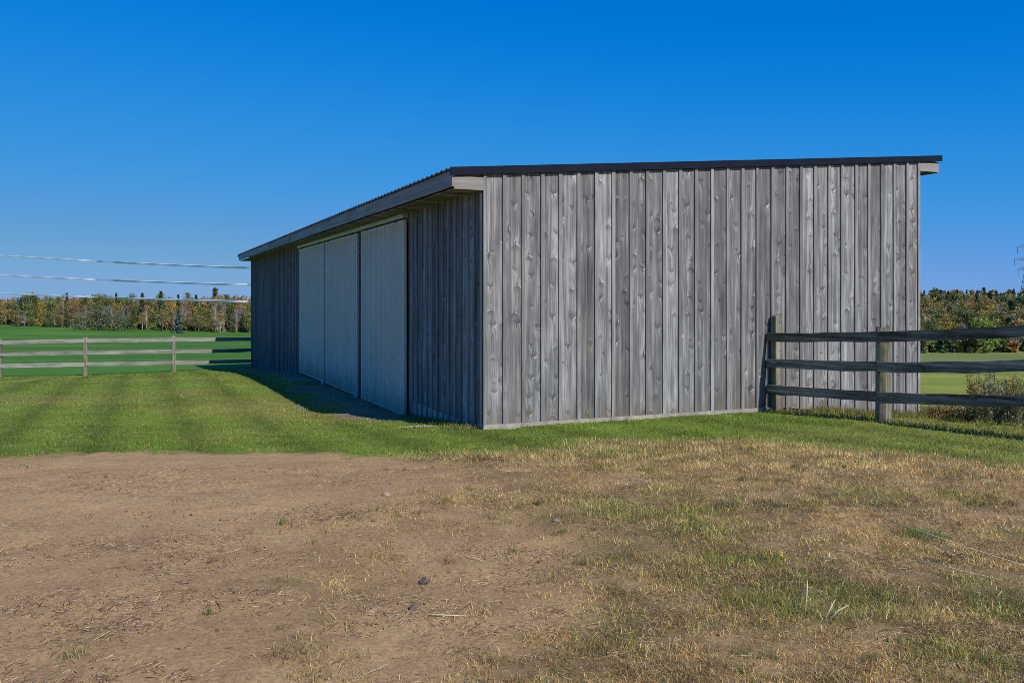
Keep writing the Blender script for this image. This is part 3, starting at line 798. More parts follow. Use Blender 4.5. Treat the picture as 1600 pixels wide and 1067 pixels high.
def tree(sp, x, y, h, wide=1.0, label='', cat='tree', group=None, z=None):
    c, t, h0 = PROTO[sp][RNG.randrange(3)]
    s = h / h0
    r = empty(NAMES[sp], (x, y, hz(x, y) if z is None else z), RNG.uniform(0, 6.28))
    r.scale = (s * wide, s * wide, s)
    tag(r, label, cat, group)
    link('crown', c, r); link('trunk', t, r)
    return r
def at_depth(px, d): return ((px - 800) / F * d, d)
KIND = {'yellow_tree': 'yellow-leaved birch tree', 'olive_tree': 'olive-brown leafy tree', 'green_tree': 'dull green leafy tree', 'orange_tree': 'orange-leaved maple tree', 'bare_tree': 'bare pale-trunked tree', 'dark_conifer': 'dark conifer tree'}
def where_left(px):
    return ('left of the utility pole' if px < 98 else 'behind the grey-green bushes' if px < 205 else 'around the blue-green spruce' if px < 305 else 'close to the barn wall')
def where_right(px):
    return ('just beside the barn' if px < 1490 else 'above the lime-green tree' if px < 1560 else 'under the pylon')
LAB_L, LAB_R = ('left wood', where_left), ('right-hand slope', where_right)
def mixpick(w):
    ks = list(w); return RNG.choices(ks, [w[k] for k in ks])[0]
def wood_row(px0, px1, n, d0, d1, top_py, w, labs, hj=.12, min_h=4., row='in the middle'):
    """n trees spread between two bearings, tall enough that their tops reach a given skyline"""
    for i in range(n):
        px = px0 + (px1 - px0) * (i + RNG.uniform(.1, .9)) / n
        t = (px - px0) / (px1 - px0); d = d0 + (d1 - d0) * t + RNG.uniform(-6, 6)
        x, y = at_depth(px, d); z = hz(x, y)
        tp = top_py(px) if callable(top_py) else top_py
        h = max(min_h, EYE - (tp - HOR) / F * d - z) * RNG.uniform(1 - hj, 1 + hj * .6)
        sp = mixpick(w)
        tree(sp, x, y, h, RNG.uniform(.75, 1.15) * min(1.5, 9.5 / h) ** .5, '%s %s of the %s, %s' % (KIND[sp], row, labs[0], labs[1](px)), 'tree', '%ss %s of the %s, %s' % (KIND[sp], row, labs[0], labs[1](px)))
WL = {'yellow_tree': 2.5, 'olive_tree': 4, 'green_tree': 2.4, 'orange_tree': .8, 'bare_tree': 5, 'dark_conifer': .9}
wood_row(-60, 420, 46, 352, 325, 460., {'yellow_tree': 2, 'olive_tree': 5, 'orange_tree': 3, 'green_tree': 3, 'dark_conifer': 1.6}, LAB_L, .13, row='on the skyline')
wood_row(-60, 420, 44, 341, 314, 473, WL, LAB_L, .12)
wood_row(-60, 425, 46, 333, 306, 485, {'yellow_tree': 2.4, 'olive_tree': 4, 'green_tree': 2, 'bare_tree': 7.5, 'dark_conifer': .5}, LAB_L, .16, row='at the front')
# single trees of the left wood that stand out
def single(sp, px, d, top, wide, label, cat='tree'):
    x, y = at_depth(px, d); z = hz(x, y); tree(sp, x, y, EYE - (top - HOR) / F * d - z, wide, label, cat)
single('spruce_tree', 279, 296, 482, 1.15, 'blue-green spruce in front of the wood, left of the barn, base on the field')
single('dark_conifer', 251, 335, 455.5, 1.0, 'dark pointed conifer rising above the skyline between the right post and the barn')
single('dark_conifer', 336, 335, 450.5, 1.3, 'tallest dark conifer on the left skyline beside the red maple')
single('orange_tree', 349, 332, 456.5, 1.0, 'orange-red maple on the skyline just right of the tallest conifer')
single('orange_tree', 374, 330, 458, 1.1, 'rust-red round maple on the skyline next to the barn wall')
single('willow_bush', 126, 308, 487, 1.0, 'dark grey-green leaning bush at the field edge behind the left fence post', 'bush')
single('willow_bush', 157, 309, 478, 1.0, 'broad grey-green bush at the field edge, widest of the bushes there', 'bush')
single('willow_bush', 188, 307, 488, .9, 'low grey-green bush at the field edge between the two fence posts', 'bush')
single('yellow_tree', 344, 300, 484, .9, 'bright yellow birch low at the wood edge near the barn wall')
single('dark_conifer', 222, 322, 458.5, .9, 'small dark conifer on the skyline left of the pointed conifer')
single('green_tree', 155, 345, 458, 1.2, 'flat-topped green tree on the skyline above the broad bush')
wood_row(1405, 1640, 26, 200, 192, 500, {'green_tree': 5, 'olive_tree': 3, 'yellow_tree': 1.6, 'bare_tree': 2.5, 'dark_conifer': .8}, LAB_R, .22, 3, row='at the foot')
wood_row(1405, 1640, 26, 222, 214, 484, {'green_tree': 3, 'olive_tree': 3, 'yellow_tree': 2.5, 'bare_tree': 2, 'dark_conifer': 2, 'orange_tree': .6}, LAB_R, .16, row='in the lower part')
wood_row(1405, 1640, 28, 250, 242, 470, {'green_tree': 2, 'olive_tree': 3, 'yellow_tree': 2, 'bare_tree': 1.2, 'dark_conifer': 2.4, 'orange_tree': .8}, LAB_R, .12)
wood_row(1405, 1640, 30, 285, 278, 460, {'green_tree': 3, 'olive_tree': 3, 'dark_conifer': 3.5, 'yellow_tree': .8}, LAB_R, .1, row='in the upper part')
wood_row(1405, 1640, 32, 322, 315, lambda p: 453.5 if p < 1560 else 457, {'green_tree': 2, 'dark_conifer': 4, 'olive_tree': 2}, LAB_R, .05, row='on the skyline')
single('lime_tree', 1538, 186, 495, 1.0, 'small lime-green tree at the foot of the right-hand wood')
single('orange_tree', 1454, 228, 471, .8, 'orange tree halfway up the right-hand slope, nearest the barn')
single('yellow_tree', 1540, 236, 468, 1.7, 'broad yellow tree halfway up the right-hand slope above the lime-green tree')
# the depth of both woods behind the trees one can tell apart
def wood_mass(name, label, pts, mats):
    allv = {k: ([], []) for k in mats}
    for (x, y, h) in pts:
        sp = mixpick(mats); sd = RNG.randrange(9999)
        if sp in ('conifer',): vs, val = crown_conifer(sd, h, h * .4, 150, .55)
        else: (vs, val), _ = crown_deciduous(sd, h, h * .62, 150, .06, .6)
        vs = vs + np.array([x, y, hz(x, y) - .3]); allv[sp][0].append(vs); allv[sp][1].append(val)
    root = None
    vs = []; val = []; mi = []; me_mats = []
    for k, (a, b) in allv.items():
        if a:
            v = np.concatenate(a); vs.append(v); val.append(np.concatenate(b)); mi.append(np.full(len(v) // 4, len(me_mats))); me_mats.append(L[k])
    vs = np.concatenate(vs); val = np.concatenate(val); mi = np.concatenate(mi)
    me = crown_mesh(name, vs, val, me_mats[0])
    for k in me_mats[1:]: me.materials.append(k)
    me.polygons.foreach_set('material_index', mi.astype(np.int32)); me.update()
    o = link(name, me); tag(o, label, 'woodland', None, 'stuff')
mixm = {'olive': 4, 'green': 3, 'yellow': 1.5, 'orange': 1, 'bare': 1.5, 'conifer': 2}
pts = []
for i in range(330):
    px = RNG.uniform(-260, 640); d = RNG.uniform(345, 400); x, y = at_depth(px, d)
    z = hz(x, y); pts.append((x, y, max(4, (EYE - 3 / F * d - z) * RNG.uniform(.85, .97))))
for i in range(130):                                # undergrowth at the wood's edge
    px = RNG.uniform(-160, 480); d = 347 + (px + 60) / 480 * -27 + RNG.uniform(-14, -4); x, y = at_depth(px, d); pts.append((x, y, RNG.uniform(2.0, 4.5)))
wood_mass('woodland', 'deep mass of mixed autumn woodland behind the left field', pts, mixm)
pts = []
for i in range(330):
    px = RNG.uniform(1250, 1900); d = RNG.uniform(205, 350); x, y = at_depth(px, d); pts.append((x, y, RNG.uniform(5, 7.5)))
for i in range(90):
    px = RNG.uniform(1330, 1800); d = RNG.uniform(186, 198); x, y = at_depth(px, d); pts.append((x, y, RNG.uniform(2.0, 4.2)))
wood_mass('woodland', 'deep mass of green and yellow woodland on the slope right of the barn', pts, mixm)

# ------------------------------------------------------------------ power lines, poles, pylon
def cable_line(pts, rad, gap, label):
    """a pair of bundled conductors hanging through the given points"""
    r = empty('power_line', pts[len(pts) // 2])
    tag(r, label, 'power line', 'pale power lines crossing the sky left of the barn')
    o = Vector(pts[len(pts) // 2])
    for dy in (0,):
        for dz in (-gap, gap):
            m = MB(); m.tube([Vector(p) - o + Vector((0, dy, dz)) for p in pts], rad, 8); m.build('cable', M['cable'], r, smooth=True)
def hang(ctrl):
    """smooth curve through (bearing px, row px, distance)"""
    c = np.array(ctrl, float); t = np.linspace(0, 1, 25); tt = np.linspace(0, 1, len(c))
    k = [np.polyfit(tt, c[:, i], 2) for i in range(3)]
    out = []
    for s in t:
        px, py, d = (np.polyval(q, s) for q in k)
        out.append(((px - 800) / F * d, d, EYE - (py - HOR) / F * d))
    return out
cable_line(hang([(-420, 372, 330), (0, 398, 200), (200, 412, 160), (392, 417.5, 130), (520, 418, 116)]), 0.075, .078, 'topmost of the three pale power lines left of the barn')
cable_line(hang([(-420, 410, 330), (0, 429, 200), (200, 440, 160), (392, 444.5, 130), (520, 445, 116)]), 0.08, .083, 'middle of the three pale power lines left of the barn')
cable_line(hang([(-420, 441, 330), (0, 457, 200), (200, 467, 160), (392, 471, 130), (520, 471.5, 116)]), 0.075, .078, 'lowest pale power line, passing in front of the left wood')
def pole(px, d, top, base, label, head):
    x, y = at_depth(px, d); z0 = EYE - (base - HOR) / F * d; z1 = EYE - (top - HOR) / F * d
    r = empty('utility_pole', (x, y, z0)); tag(r, label, 'pole')
    m = MB(); m.tube([(0, 0, -1), (0, 0, (z1 - z0) * .5), (0, 0, z1 - z0)], [.16, .13, .10], 8); m.build('pole_shaft', M['pole'], r, smooth=True)
    if head:
        m = MB(); m.tube([(.28, -.1, z1 - z0 - 1.2), (.28, -.1, z1 - z0 - .1)], .27, 10); m.build('transformer', M['black'], r)
        m = MB(); m.box(-.8, .8, -.22, -.12, z1 - z0 - .35, z1 - z0 - .22); m.build('crossarm', M['black'], r)
pole(98.5, 318, 460, 509, 'tall utility pole with dark top standing at the edge of the left wood', True)
pole(29.5, 322, 486, 508, 'short pale pole at the wood edge near the left end of the fence', False)
def pylon(px, d, top, label):
    x, y = at_depth(px, d); z0 = hz(x, y) if d < 320 else -5.0; ztop = EYE - (top - HOR) / F * d; H_ = ztop - z0
    r = empty('pylon', (x, y, z0), .35); tag(r, label, 'pylon')
    def wd(z): t = z / H_; return 3.4 * (1 - t / .62) + .95 * t / .62 if t < .62 else .95 - .55 * (t - .62) / .38
    m = MB(); lv = [0, .16, .3, .42, .53, .62, .72, .82, .91, 1.0]
    for sx in (-1, 1):
        for sy in (-1, 1): m.tube([(sx * wd(t * H_), sy * wd(t * H_), t * H_) for t in lv], .16, 4)
    m.build('tower_leg', M['steel'], r)
    m = MB()
    for i in range(len(lv) - 1):
        za, zb = lv[i] * H_, lv[i + 1] * H_; a, b = wd(za), wd(zb)
        c = [(-1, -1), (1, -1), (1, 1), (-1, 1)]
        for k in range(4):
            p, q = c[k], c[(k + 1) % 4]
            m.tube([(p[0] * a, p[1] * a, za), (q[0] * b, q[1] * b, zb)], .09, 4, False); m.tube([(q[0] * a, q[1] * a, za), (p[0] * b, p[1] * b, zb)], .09, 4, False)
            m.tube([(p[0] * b, p[1] * b, zb), (q[0] * b, q[1] * b, zb)], .09, 4, False)
    m.build('lattice', M['steel'], r)
    for t, w in ((.96, 7.5), (.76, 9.5), (.60, 7.0)):
        m = MB(); z = t * H_
        for s in (-1, 1):
            for sy in (-.7, .7):
                m.tube([(s * wd(z) * .9, sy, z), (s * w * .5, sy * .5, z + .35), (s * w, 0, z + .5)], [.15, .13, .1], 4); m.tube([(s * wd(z) * .9, sy, z + 2.0), (s * w * .5, sy * .5, z + 1.4), (s * w, 0, z + .6)], [.13, .12, .1], 4)
            for q in (.3, .55, .8): m.tube([(s * w * q, 0, z + .2), (s * w * (q + .12), 0, z + 1.3 * (1 - q) + .7)], .08, 4, False)
        o = m.build('crossarm', M['steel'], r)
        for s in (-1, 1):
            k = MB(); k.tube([(s * w, 0, z + .5), (s * w, 0, z - 3.0)], .13, 6); k.build('insulator', M['steel'], o)
pylon(1606, 470, 384, 'steel lattice pylon rising over the wood at the right edge')

# ------------------------------------------------------------------ stones, chips and small litter on the ground
def rock(name, x, y, sx, sy, sz, mat, label, cat, seed, group=None):
    bm = bmesh.new(); bmesh.ops.create_icosphere(bm, subdivisions=2, radius=1.0)
    rr = random.Random(seed); dirs = [(Vector((rr.uniform(-1, 1), rr.uniform(-1, 1), rr.uniform(-1, 1))).normalized(), rr.uniform(.55, .9)) for _ in range(9)]
    for v in bm.verts:
        for d, k in dirs:
            t = v.co.dot(d)
            if t > k: v.co -= d * (t - k)
        v.co *= rr.uniform(.96, 1.04)
        v.co.x *= sx; v.co.y *= sy; v.co.z *= sz
    me = bpy.data.meshes.new(name); bm.to_mesh(me); bm.free(); me.materials.append(mat)
    o = link(name, me, None, (x, y, float(gz(x, y)) + sz * .35), rr.uniform(0, 6)); tag(o, label, cat, group)
rock('stone', -1.06, 7.4, .042, .034, .028, M['stone'], 'light tan stone lying alone on the bare dirt in the middle', 'stone', 5)
rock('clod', -.5, 5.02, .036, .03, .028, M['clod'], 'dark lump of earth on the dirt in the near middle', 'clod', 9)
rock('clod', -.52, 4.55, .03, .024, .018, M['clod'], 'small flat grey-brown clod just below the dark lump', 'clod', 12)
rock('stone', .32, 6.35, .03, .028, .02, M['stone'], 'small pale stone at the edge of the green tufts', 'stone', 15)
def chips(name, label, cx, cy, L_, W_, ang, n):
    rs = np.random.default_rng(int(abs(cx) * 1000) + n); V = []; Fc = []
    for i in range(n):
        a, b = rs.normal() * L_ * .45, rs.normal() * W_ * .4
        x = cx + a * math.cos(ang) - b * math.sin(ang); y = cy + a * math.sin(ang) + b * math.cos(ang)
        s = rs.uniform(.006, .019); z = float(gz(x, y)) + s * .35 + .014
        q = rs.normal(size=(6, 3)) * .18 + np.array([(1, 0, 0), (-1, 0, 0), (0, 1, 0), (0, -1, 0), (0, 0, .8), (0, 0, -.8)])
        k = len(V); V += [(x + p[0] * s, y + p[1] * s, z + p[2] * s) for p in q]
        Fc += [(k + i0, k + j, k + 4) for i0, j in ((0, 2), (2, 1), (1, 3), (3, 0))] + [(k + j, k + i0, k + 5) for i0, j in ((0, 2), (2, 1), (1, 3), (3, 0))]
    o = link(name, np_mesh(name, np.array(V), np.array(Fc), M['chalk_stone'])); tag(o, label, 'gravel', None, 'stuff')
chips('gravel', 'white limestone chips in the grass below the nearest door edge', -1.42, 13.35, .27, .045, -.35, 320)
chips('gravel', 'pale chips along the shadow edge of the eave', -4.1, 17.0, .9, .14, 1.9, 40)

# ------------------------------------------------------------------ grass
def blades(name, x, y, h, w, lean, col, label, cat, mat='blade', seg=2, z=None, flat=False, seed=1):
    """one tapered, bent strip of 3 triangles per blade"""
    n = len(x); rs = np.random.default_rng(seed)
    z = gz(x, y) if z is None else z
    th = rs.uniform(0, 2 * math.pi, n); ph = rs.uniform(0, 2 * math.pi, n)
    dx, dy = np.cos(th), np.sin(th)
    lx, ly = np.cos(ph) * lean * h, np.sin(ph) * lean * h
    hv = h * np.sqrt(np.maximum(.02, 1 - np.clip(lean, 0, .99) ** 2))
    b = np.stack([x, y, z - .004], 1); W = np.stack([dx * w * .5, dy * w * .5, np.zeros(n)], 1)
    mid = b + np.stack([lx * .38, ly * .38, hv * .6], 1); tip = b + np.stack([lx, ly, hv], 1)
    V = np.stack([b - W, b + W, mid - W * .8, mid + W * .8, tip], 1).reshape(-1, 3)
    i = np.arange(n)[:, None] * 5
    T = np.concatenate([i + [0, 1, 3], i + [0, 3, 2], i + [2, 3, 4]], 1).reshape(-1, 3)
    C = np.repeat(col, 5, 0); 
    me = np_mesh(name, V, T, M[mat], C)
    o = link(name, me); tag(o, label, cat, None, 'stuff'); return o
def scatter(n, r0, r1, a=.66):
    th = NR.uniform(-a, a, n); r = r0 * (r1 / r0) ** NR.uniform(0, 1, n)
    return r * np.sin(th), r * np.cos(th)
def in_barn(x, y, m=.02):
    u, v = barn_uv(x, y); return (u > -.07 - m) & (u < BW + m) & (v > -.07 - m) & (v < BL + m)
def tint(base, n, var=.25, hue=.12):
    k = NR.uniform(1 - var, 1 + var, (n, 1)); return np.array(base) * k * (1 + NR.uniform(-hue, hue, (n, 3)))

# mown lawn
x, y = scatter(430000, 6.0, 46)
keep = (z_lawn(x, y) > NR.uniform(0, 1, len(x))) & (z_bare(x, y) < NR.uniform(.2, .75, len(x))) & ~in_barn(x, y) & (z_field(x, y) < .5) & (z_past(x, y) < .5)
keep &= z_gravel(x, y) < NR.uniform(.15, 1.15, len(x))
x, y = x[keep], y[keep]; n = len(x); r = np.hypot(x, y)
u, v = barn_uv(x, y)
stripe = np.sqrt(.5 + .5 * np.sin(u * 2 * math.pi / 1.2 + .9 * fbm(x * .25, y * .25, 9)))
yel = np.clip(sstep(.46, .72, fbm(x * .22, y * .22, 2)) * .75 + .9 * (fbm(x * 1.9, y * 1.9, 61) - .5) + .15, .02, 1)
gr = tint((.172, .272, .036), n, .4); yl = tint((.40, .35, .10), n, .35)
pick = (NR.uniform(0, 1, n) < yel * .8)[:, None]
cl = .55 + .9 * fbm(x * 4.5, y * 4.5, 63, 3)
col = np.where(pick, yl, gr) * ((.74 + .38 * stripe) * cl)[:, None]
tall = sstep(.5, .78, fbm(x * 1.7, y * 1.7, 71))
blades('lawn', x, y, NR.uniform(.016, .045, n) * (1 + .8 * tall), .0048 * (r / 9) ** .75, NR.uniform(.2, .95, n), col, 'short mown green grass between the dirt and the barn', 'grass', seed=3)
# dry grass at the right
x, y = scatter(760000, 3.0, 14)
L_ = z_lawn(x, y); B_ = z_bare(x, y)
clump = fbm(x * 2.1, y * 2.1, 81, 3); fine = fbm(x * 8, y * 8, 83, 3)
far_dry = sstep(7.4, 9.4, y + .35 * (x - 2))
G_ = z_green(x, y)
dens = np.clip(.60 + 1.7 * (clump - .47) + 2.2 * (fine - .5) + .45 * far_dry + .35 * G_, .02, 1)
keep = (L_ < NR.uniform(.05, 1, len(x))) & (B_ < NR.uniform(.0, .75, len(x))) & (NR.uniform(0, 1, len(x)) < dens) & ~in_barn(x, y)
x, y = x[keep], y[keep]; n = len(x); r = np.hypot(x, y); fine = fine[keep]; G_ = G_[keep]
mott = fbm(x * 5, y * 5, 93, 3)
gz_ = np.clip(G_ * .8 * sstep(.35, .55, mott) + sstep(.56, .72, fbm(x * 2.2, y * 2.2, 91)) * .5, 0, .85)
fd = sstep(7.4, 9.4, y + .35 * (x - 2))
straw = tint((.80, .60, .26), n, .5); brown = tint((.36, .22, .085), n, .55); green = tint((.22, .24, .055), n, .35); ygr = tint((.48, .42, .13), n, .35); red = tint((.50, .26, .10), n, .3)
q = NR.uniform(0, 1, n); q2 = NR.uniform(0, 1, n)[:, None]
dead = np.where(q2 < .38 + .08 * fd[:, None], straw, np.where(q2 < .52 + .26 * fd[:, None], ygr, np.where(q2 < .94, brown, red)))
col = np.where((q < gz_)[:, None], np.where(q2 < .7, green, ygr), dead) * (.3 + 1.4 * mott)[:, None]
hh = NR.uniform(.012, .045, n) * (1 + .55 * fd + .7 * gz_) * (.6 + .8 * fine)
lean = np.clip(1 - NR.uniform(0, 1, n) ** 1.6 * (.55 + .35 * fd + .4 * gz_), .05, .99)
hh = hh * (1 + .8 * (lean > .9))
blades('dry_grass', x, y, hh, .0030 * (r / 6) ** .6, lean, col, 'dry straw-coloured turf with green tufts at the right', 'grass', seed=5)
# taller clumps that break the turf
cn = 420; cx, cy = scatter(cn, 3.3, 10.5, .62); kp = (z_lawn(cx, cy) < .3) & (z_bare(cx, cy) < NR.uniform(.1, .95, cn)); cx, cy = cx[kp], cy[kp]
per = NR.integers(14, 46, len(cx)); kk = np.repeat(np.arange(len(cx)), per); n = len(kk)
sp = NR.uniform(.015, .05, len(cx))[kk]; x = cx[kk] + NR.normal(size=n) * sp; y = cy[kk] + NR.normal(size=n) * sp
kind = NR.uniform(0, 1, len(cx))[kk][:, None]
col = np.where(kind < .4, tint((.16, .18, .05), n, .4), np.where(kind < .75, tint((.46, .37, .13), n, .4), tint((.26, .17, .085), n, .4)))
blades('grass_clumps', x, y, NR.uniform(.02, .065, n), .0034 * (np.hypot(x, y) / 6) ** .6, NR.uniform(.15, .9, n), col, 'small green and straw clumps dotted over the worn turf', 'grass', seed=15)
# straw lying flat, on the dirt and between the tufts
x, y = scatter(210000, 3.0, 12.5)
B_ = z_bare(x, y)
m_ = (NR.uniform(0, 1, len(x)) < np.clip(.06 + 2.6 * (fbm(x * 1.5, y * 3.2, 101, 4) - .47) + 1.2 * (fbm(x * 7, y * 11, 103, 2) - .5), .03, 1) * np.where(B_ > .5, .75, 1.0)) & (z_lawn(x, y) < .4)
x, y = x[m_], y[m_]; n = len(x)
ln = NR.uniform(.010, .045, n) * np.where(NR.uniform(0, 1, n) < .05, 2.8, 1); wd = NR.uniform(.0006, .0015, n) * (np.hypot(x, y) / 5) ** .5; th = NR.uniform(0, 6.28, n)
z0 = gz(x, y) + .003; x2, y2 = x + np.cos(th) * ln, y + np.sin(th) * ln; z1 = gz(x2, y2) + .004 + NR.uniform(0, .3, n) ** 2 * ln * 3
px_, py_ = -np.sin(th) * wd, np.cos(th) * wd
V = np.stack([np.stack([x - px_, y - py_, z0], 1), np.stack([x + px_, y + py_, z0 + .001], 1), np.stack([x2 + px_, y2 + py_, z1], 1), np.stack([x2 - px_, y2 - py_, z1 - .001], 1)], 1).reshape(-1, 3)
c1 = tint((.62, .46, .22), n, .3); c2 = tint((.13, .08, .04), n, .5); c3 = tint((.72, .62, .40), n, .15); q = NR.uniform(0, 1, n)[:, None]
C = np.repeat(np.where(q < .42, c1, np.where(q < .93, c2, c3)), 4, 0)
o = link('straw_litter', np_mesh('straw_litter', V, np.arange(len(V)).reshape(-1, 4), M['litter'], C)); tag(o, 'bits of dry straw strewn over the bare dirt', 'straw', None, 'stuff')
# crumbs of earth
x, y = scatter(90000, 3.0, 11); m_ = (z_lawn(x, y) < .5) & (NR.uniform(0, 1, len(x)) < np.clip(.25 + 2.8 * (fbm(x * 1.2, y * 2, 111) - .47), .06, 1))
x, y = x[m_], y[m_]; n = len(x); s_ = NR.uniform(.0015, .0045, n) * np.where(NR.uniform(0, 1, n) < .03, 2.6, 1) * (np.hypot(x, y) / 5) ** .6; z0 = gz(x, y)
base = np.array([(1, 0, 0), (0, 1, 0), (-1, 0, 0), (0, -1, 0), (0, 0, .9)])
V = (np.stack([x, y, z0], 1)[:, None, :] + (base[None] + NR.normal(size=(n, 5, 3)) * .22) * s_[:, None, None]).reshape(-1, 3)
i = np.arange(n)[:, None] * 5
T = np.concatenate([i + [0, 1, 4], i + [1, 2, 4], i + [2, 3, 4], i + [3, 0, 4]], 1).reshape(-1, 3)
o = link('earth_crumbs', np_mesh('earth_crumbs', V, T, M['litter'], np.repeat(tint((.30, .19, .10), n, .7), 5, 0))); tag(o, 'crumbs of loose earth over the bare dirt', 'soil', None, 'stuff')
# longer grass: under the right fence, along the gable-end foot, along the eave-side foot
xs, ys = [], []
t = NR.uniform(-.1, 9, 5200); o_ = NR.normal(0, .16, 5200)
xs.append(F0.x + FD.x * t + FNRM.x * o_ ); ys.append(F0.y + FD.y * t + FNRM.y * o_)
t = NR.uniform(5.0, BW + .2, 1500); o_ = -.07 - np.abs(NR.normal(0, .07, 1500)); xs.append(BC[0] + BU[0] * t + BV[0] * o_); ys.append(BC[1] + BU[1] * t + BV[1] * o_)
t = NR.uniform(5.6, 12, 9000); o_ = NR.uniform(-1.1, 1.5, 9000); m_ = (o_ < -.1) | (t > BW + .1); t, o_ = t[m_], o_[m_]; xs.append(BC[0] + BU[0] * t + BV[0] * o_); ys.append(BC[1] + BU[1] * t + BV[1] * o_)
t = NR.uniform(0, 3.6, 1800); o_ = -.08 - np.abs(NR.normal(0, .14, 1800)); xs.append(BC[0] + BU[0] * o_ + BV[0] * t); ys.append(BC[1] + BU[1] * o_ + BV[1] * t)
x = np.concatenate(xs); y = np.concatenate(ys); n = len(x)
q = NR.uniform(0, 1, n)[:, None]; u, v = barn_uv(x, y)
col = np.where(q < .48, tint((.15, .19, .04), n), np.where(q < .8, tint((.40, .33, .12), n), tint((.26, .15, .07), n)))
hh = NR.uniform(.04, .11, n) * (1 + .8 * (u > 6))
blades('rough_grass', x, y, hh, .008, NR.uniform(.1, .8, n), col, 'unmown rough grass along the barn foot and under the right fence', 'grass', seed=8)

# single dry stalks and tufts in the foreground
def stalk(pts, rad, label, cat='straw stalk', group=None, name='straw_stalk'):
    m = MB(); o = Vector(pts[0]); m.tube([Vector(p) - o for p in pts], [rad, rad * .85, rad * .4][:len(pts)] if len(pts) == 3 else rad, 5)
    ob = m.build(name, M['pale_straw'], None, o, smooth=True); tag(ob, label, cat, group); return ob
M['pale_straw'] = simple('pale_straw', (.70, .60, .36), .6, .3, 0., .15, 20)
def gp(x, y, dz): return (x, y, float(gz(x, y)) + dz)
stalk([gp(1.47, 4.40, -.01), gp(1.482, 4.40, .09), gp(1.490, 4.41, .17)], .0042, 'tallest upright pale stalk at the near right')
stalk([gp(1.56, 4.36, 0), gp(1.585, 4.36, .045), gp(1.615, 4.37, .085)], .004, 'pale stalk leaning right beside the tallest stalk')
stalk([gp(1.57, 4.34, 0), gp(1.62, 4.34, .04), gp(1.675, 4.35, .06)], .004, 'low bent stalk right of the leaning pale stalk')
stalk([gp(2.40, 5.75, .16), gp(2.74, 5.3, .085), gp(3.05, 4.95, .02)], .0032, 'long straw stem lying diagonally at the right, longest of the lying stems')
stalk([gp(3.02, 5.45, .17), gp(3.14, 5.1, .09), gp(3.22, 4.8, .02)], .0028, 'thin long straw stem lying nearest the right edge')
stalk([gp(2.36, 5.05, .07), gp(2.54, 4.95, .04), gp(2.72, 4.85, .015)], .0026, 'short straw stem lying below the longest stem')
stalk([gp(-.42, 4.42, .012), gp(-.33, 4.42, .014), gp(-.22, 4.42, .012)], .004, 'pale straw bit lying flat in the near middle')
stalk([gp(-.30, 5.45, .01), gp(-.24, 5.42, .016), gp(-.17, 5.36, .01)], .003, 'thin straw lying on the dirt beyond the dark lump')
def tuft(x, y, n, h, cols, label, spread=.05, seed=0):
    rs = np.random.default_rng(seed + 77); xx = x + rs.normal(0, spread, n); yy = y + rs.normal(0, spread, n)
    col = np.array(cols)[rs.integers(0, len(cols), n)] * rs.uniform(.7, 1.3, (n, 1))
    o = blades('grass_tuft', xx, yy, rs.uniform(.5, 1.1, n) * h, .0045, rs.uniform(.1, .8, n), col, label, 'grass tuft', seed=seed)
    me = o.data; bm = bmesh.new(); bm.from_mesh(me); cl = bm.verts.layers.float_color['Col']; rr = random.Random(seed); k = 10
    ring = []
    for i in range(k):
        a = 6.2832 * i / k; q = spread * 1.5 * rr.uniform(.85, 1.15); px = x + q * math.cos(a); py = y + q * math.sin(a); ring.append(bm.verts.new((px, py, float(gz(px, py)) - .004)))
    top = bm.verts.new((x, y, float(gz(x, y)) + .010))
    for v in ring + [top]: v[cl] = (.36, .25, .11, 1)
    for i in range(k): bm.faces.new((ring[i], ring[(i + 1) % k], top))
    bm.to_mesh(me); bm.free()
    del o['kind']
SG = [(.54, .42, .18), (.42, .34, .13), (.22, .22, .07)]
tuft(-1.67, 6.35, 60, .085, SG, 'upright straw-coloured tuft standing alone in the middle of the dirt', .035, 1)
tuft(-2.0, 3.98, 60, .05, [(.44, .38, .13), (.24, .26, .07)], 'yellowish tuft at the near left corner of the dirt', .05, 2)
tuft(2.73, 5.84, 150, .075, [(.10, .24, .035), (.15, .27, .04)], 'bright green grass tuft at the right among dry turf', .075, 3)
tuft(1.98, 6.8, 110, .07, [(.10, .115, .05), (.20, .17, .08)], 'dark tuft left of the bright green one, upper of two', .07, 4)
tuft(1.62, 6.75, 110, .07, [(.10, .115, .05), (.22, .19, .08)], 'dark tuft in the dry turf, left of its dark neighbour', .07, 5)

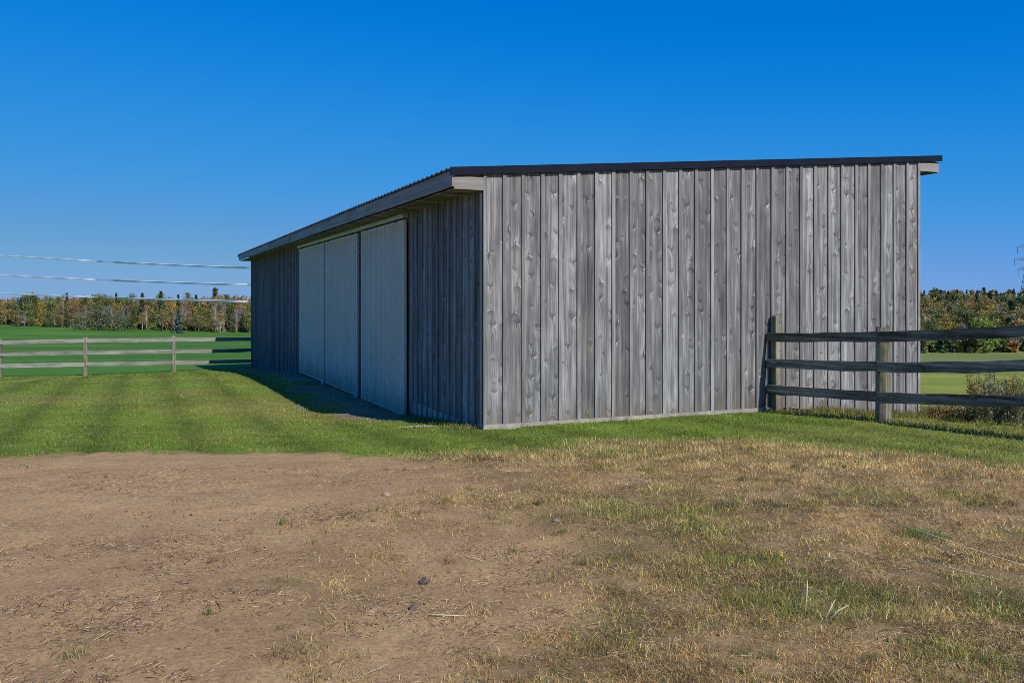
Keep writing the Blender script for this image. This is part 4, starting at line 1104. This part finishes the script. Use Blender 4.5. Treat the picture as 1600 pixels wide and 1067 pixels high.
# tall weeds behind the right fence
M['weed_stem'] = simple('weed_stem', (.20, .17, .10), .8, .2, 0., .2, 20)
def weed(x, y, h, leaf_cols, seed, label, wide=.5, n_st=16):
    rs = np.random.default_rng(seed); r = empty('weed_plant', (x, y, float(gz(x, y)))); tag(r, label, 'weed', 'tall weeds behind the right fence')
    m = MB(); cen = []; 
    for i in range(n_st):
        a = rs.uniform(0, 6.28); s = rs.uniform(.2, 1) * wide; hh = h * rs.uniform(.55, 1.0)
        p = [(rs.normal() * .05, rs.normal() * .05, -.02), (math.cos(a) * s * .4, math.sin(a) * s * .4, hh * .6), (math.cos(a) * s, math.sin(a) * s, hh)]
        m.tube(p, [.005, .004, .0025], 4)
        for k in range(24):
            t = rs.uniform(.2, 1); b = (Vector(p[0]).lerp(p[1], t * 1.6) if t < .6 else Vector(p[1]).lerp(p[2], (t - .6) / .4)); cen.append((b.x + rs.normal() * .035, b.y + rs.normal() * .035, b.z))
    m.build('stem', M['weed_stem'], r)
    cen = np.array(cen); vs, _ = leaf_quads(cen, .017, np.ones(len(cen)), rs)
    c = np.array(leaf_cols)[rs.integers(0, len(leaf_cols), len(cen))] * rs.uniform(.6, 1.3, (len(cen), 1))
    link('foliage', np_mesh('foliage', vs, np.arange(len(vs)).reshape(-1, 4), M['blade'], np.repeat(c, 4, 0)), r)
GRY = [(.13, .16, .07), (.22, .21, .12), (.09, .12, .05), (.36, .30, .20)]; RUS = [(.34, .22, .11), (.24, .17, .08), (.44, .33, .14)]; YEL = [(.46, .30, .07), (.26, .25, .07), (.38, .18, .06)]
W_ = [(1588, 14.0, .75, GRY, 'dark grey-green weed clump nearest the right edge'), (1560, 14.3, .72, GRY, 'dark grey-green weed clump behind the lowest rail'), (1610, 13.4, .8, GRY, 'dark weed clump running out of the frame at the right'),
      (1540, 15.0, .7, GRY, 'grey-green weed clump left in the dark thicket'), (1575, 15.4, .85, GRY, 'tall grey-green weeds at the back of the thicket'), (1525, 15.6, 1.0, YEL, 'tallest weed with yellow-orange leaves above the lowest rail'),
      (1503, 15.2, .35, RUS, 'low russet weed under the fence, left of the thicket'), (1485, 15.6, .32, RUS, 'low russet weed midway between post and thicket'), (1462, 15.5, .28, RUS, 'low russet weed nearest the round post'),
      (1550, 16.2, .95, GRY, 'feathery weed with pale heads above the lowest rail'), (1515, 14.6, .3, [(.26, .22, .09), (.12, .13, .05)], 'low straw-coloured weed in front of the thicket'), (1590, 15.2, .9, YEL, 'yellowish weed top showing above the rail at the right edge')]
for i, (px, d, h, lc, lab) in enumerate(W_):
    x, y = at_depth(px, d); weed(x, y, h, lc, 300 + i, lab, .32 if h > .4 else .25, 22)
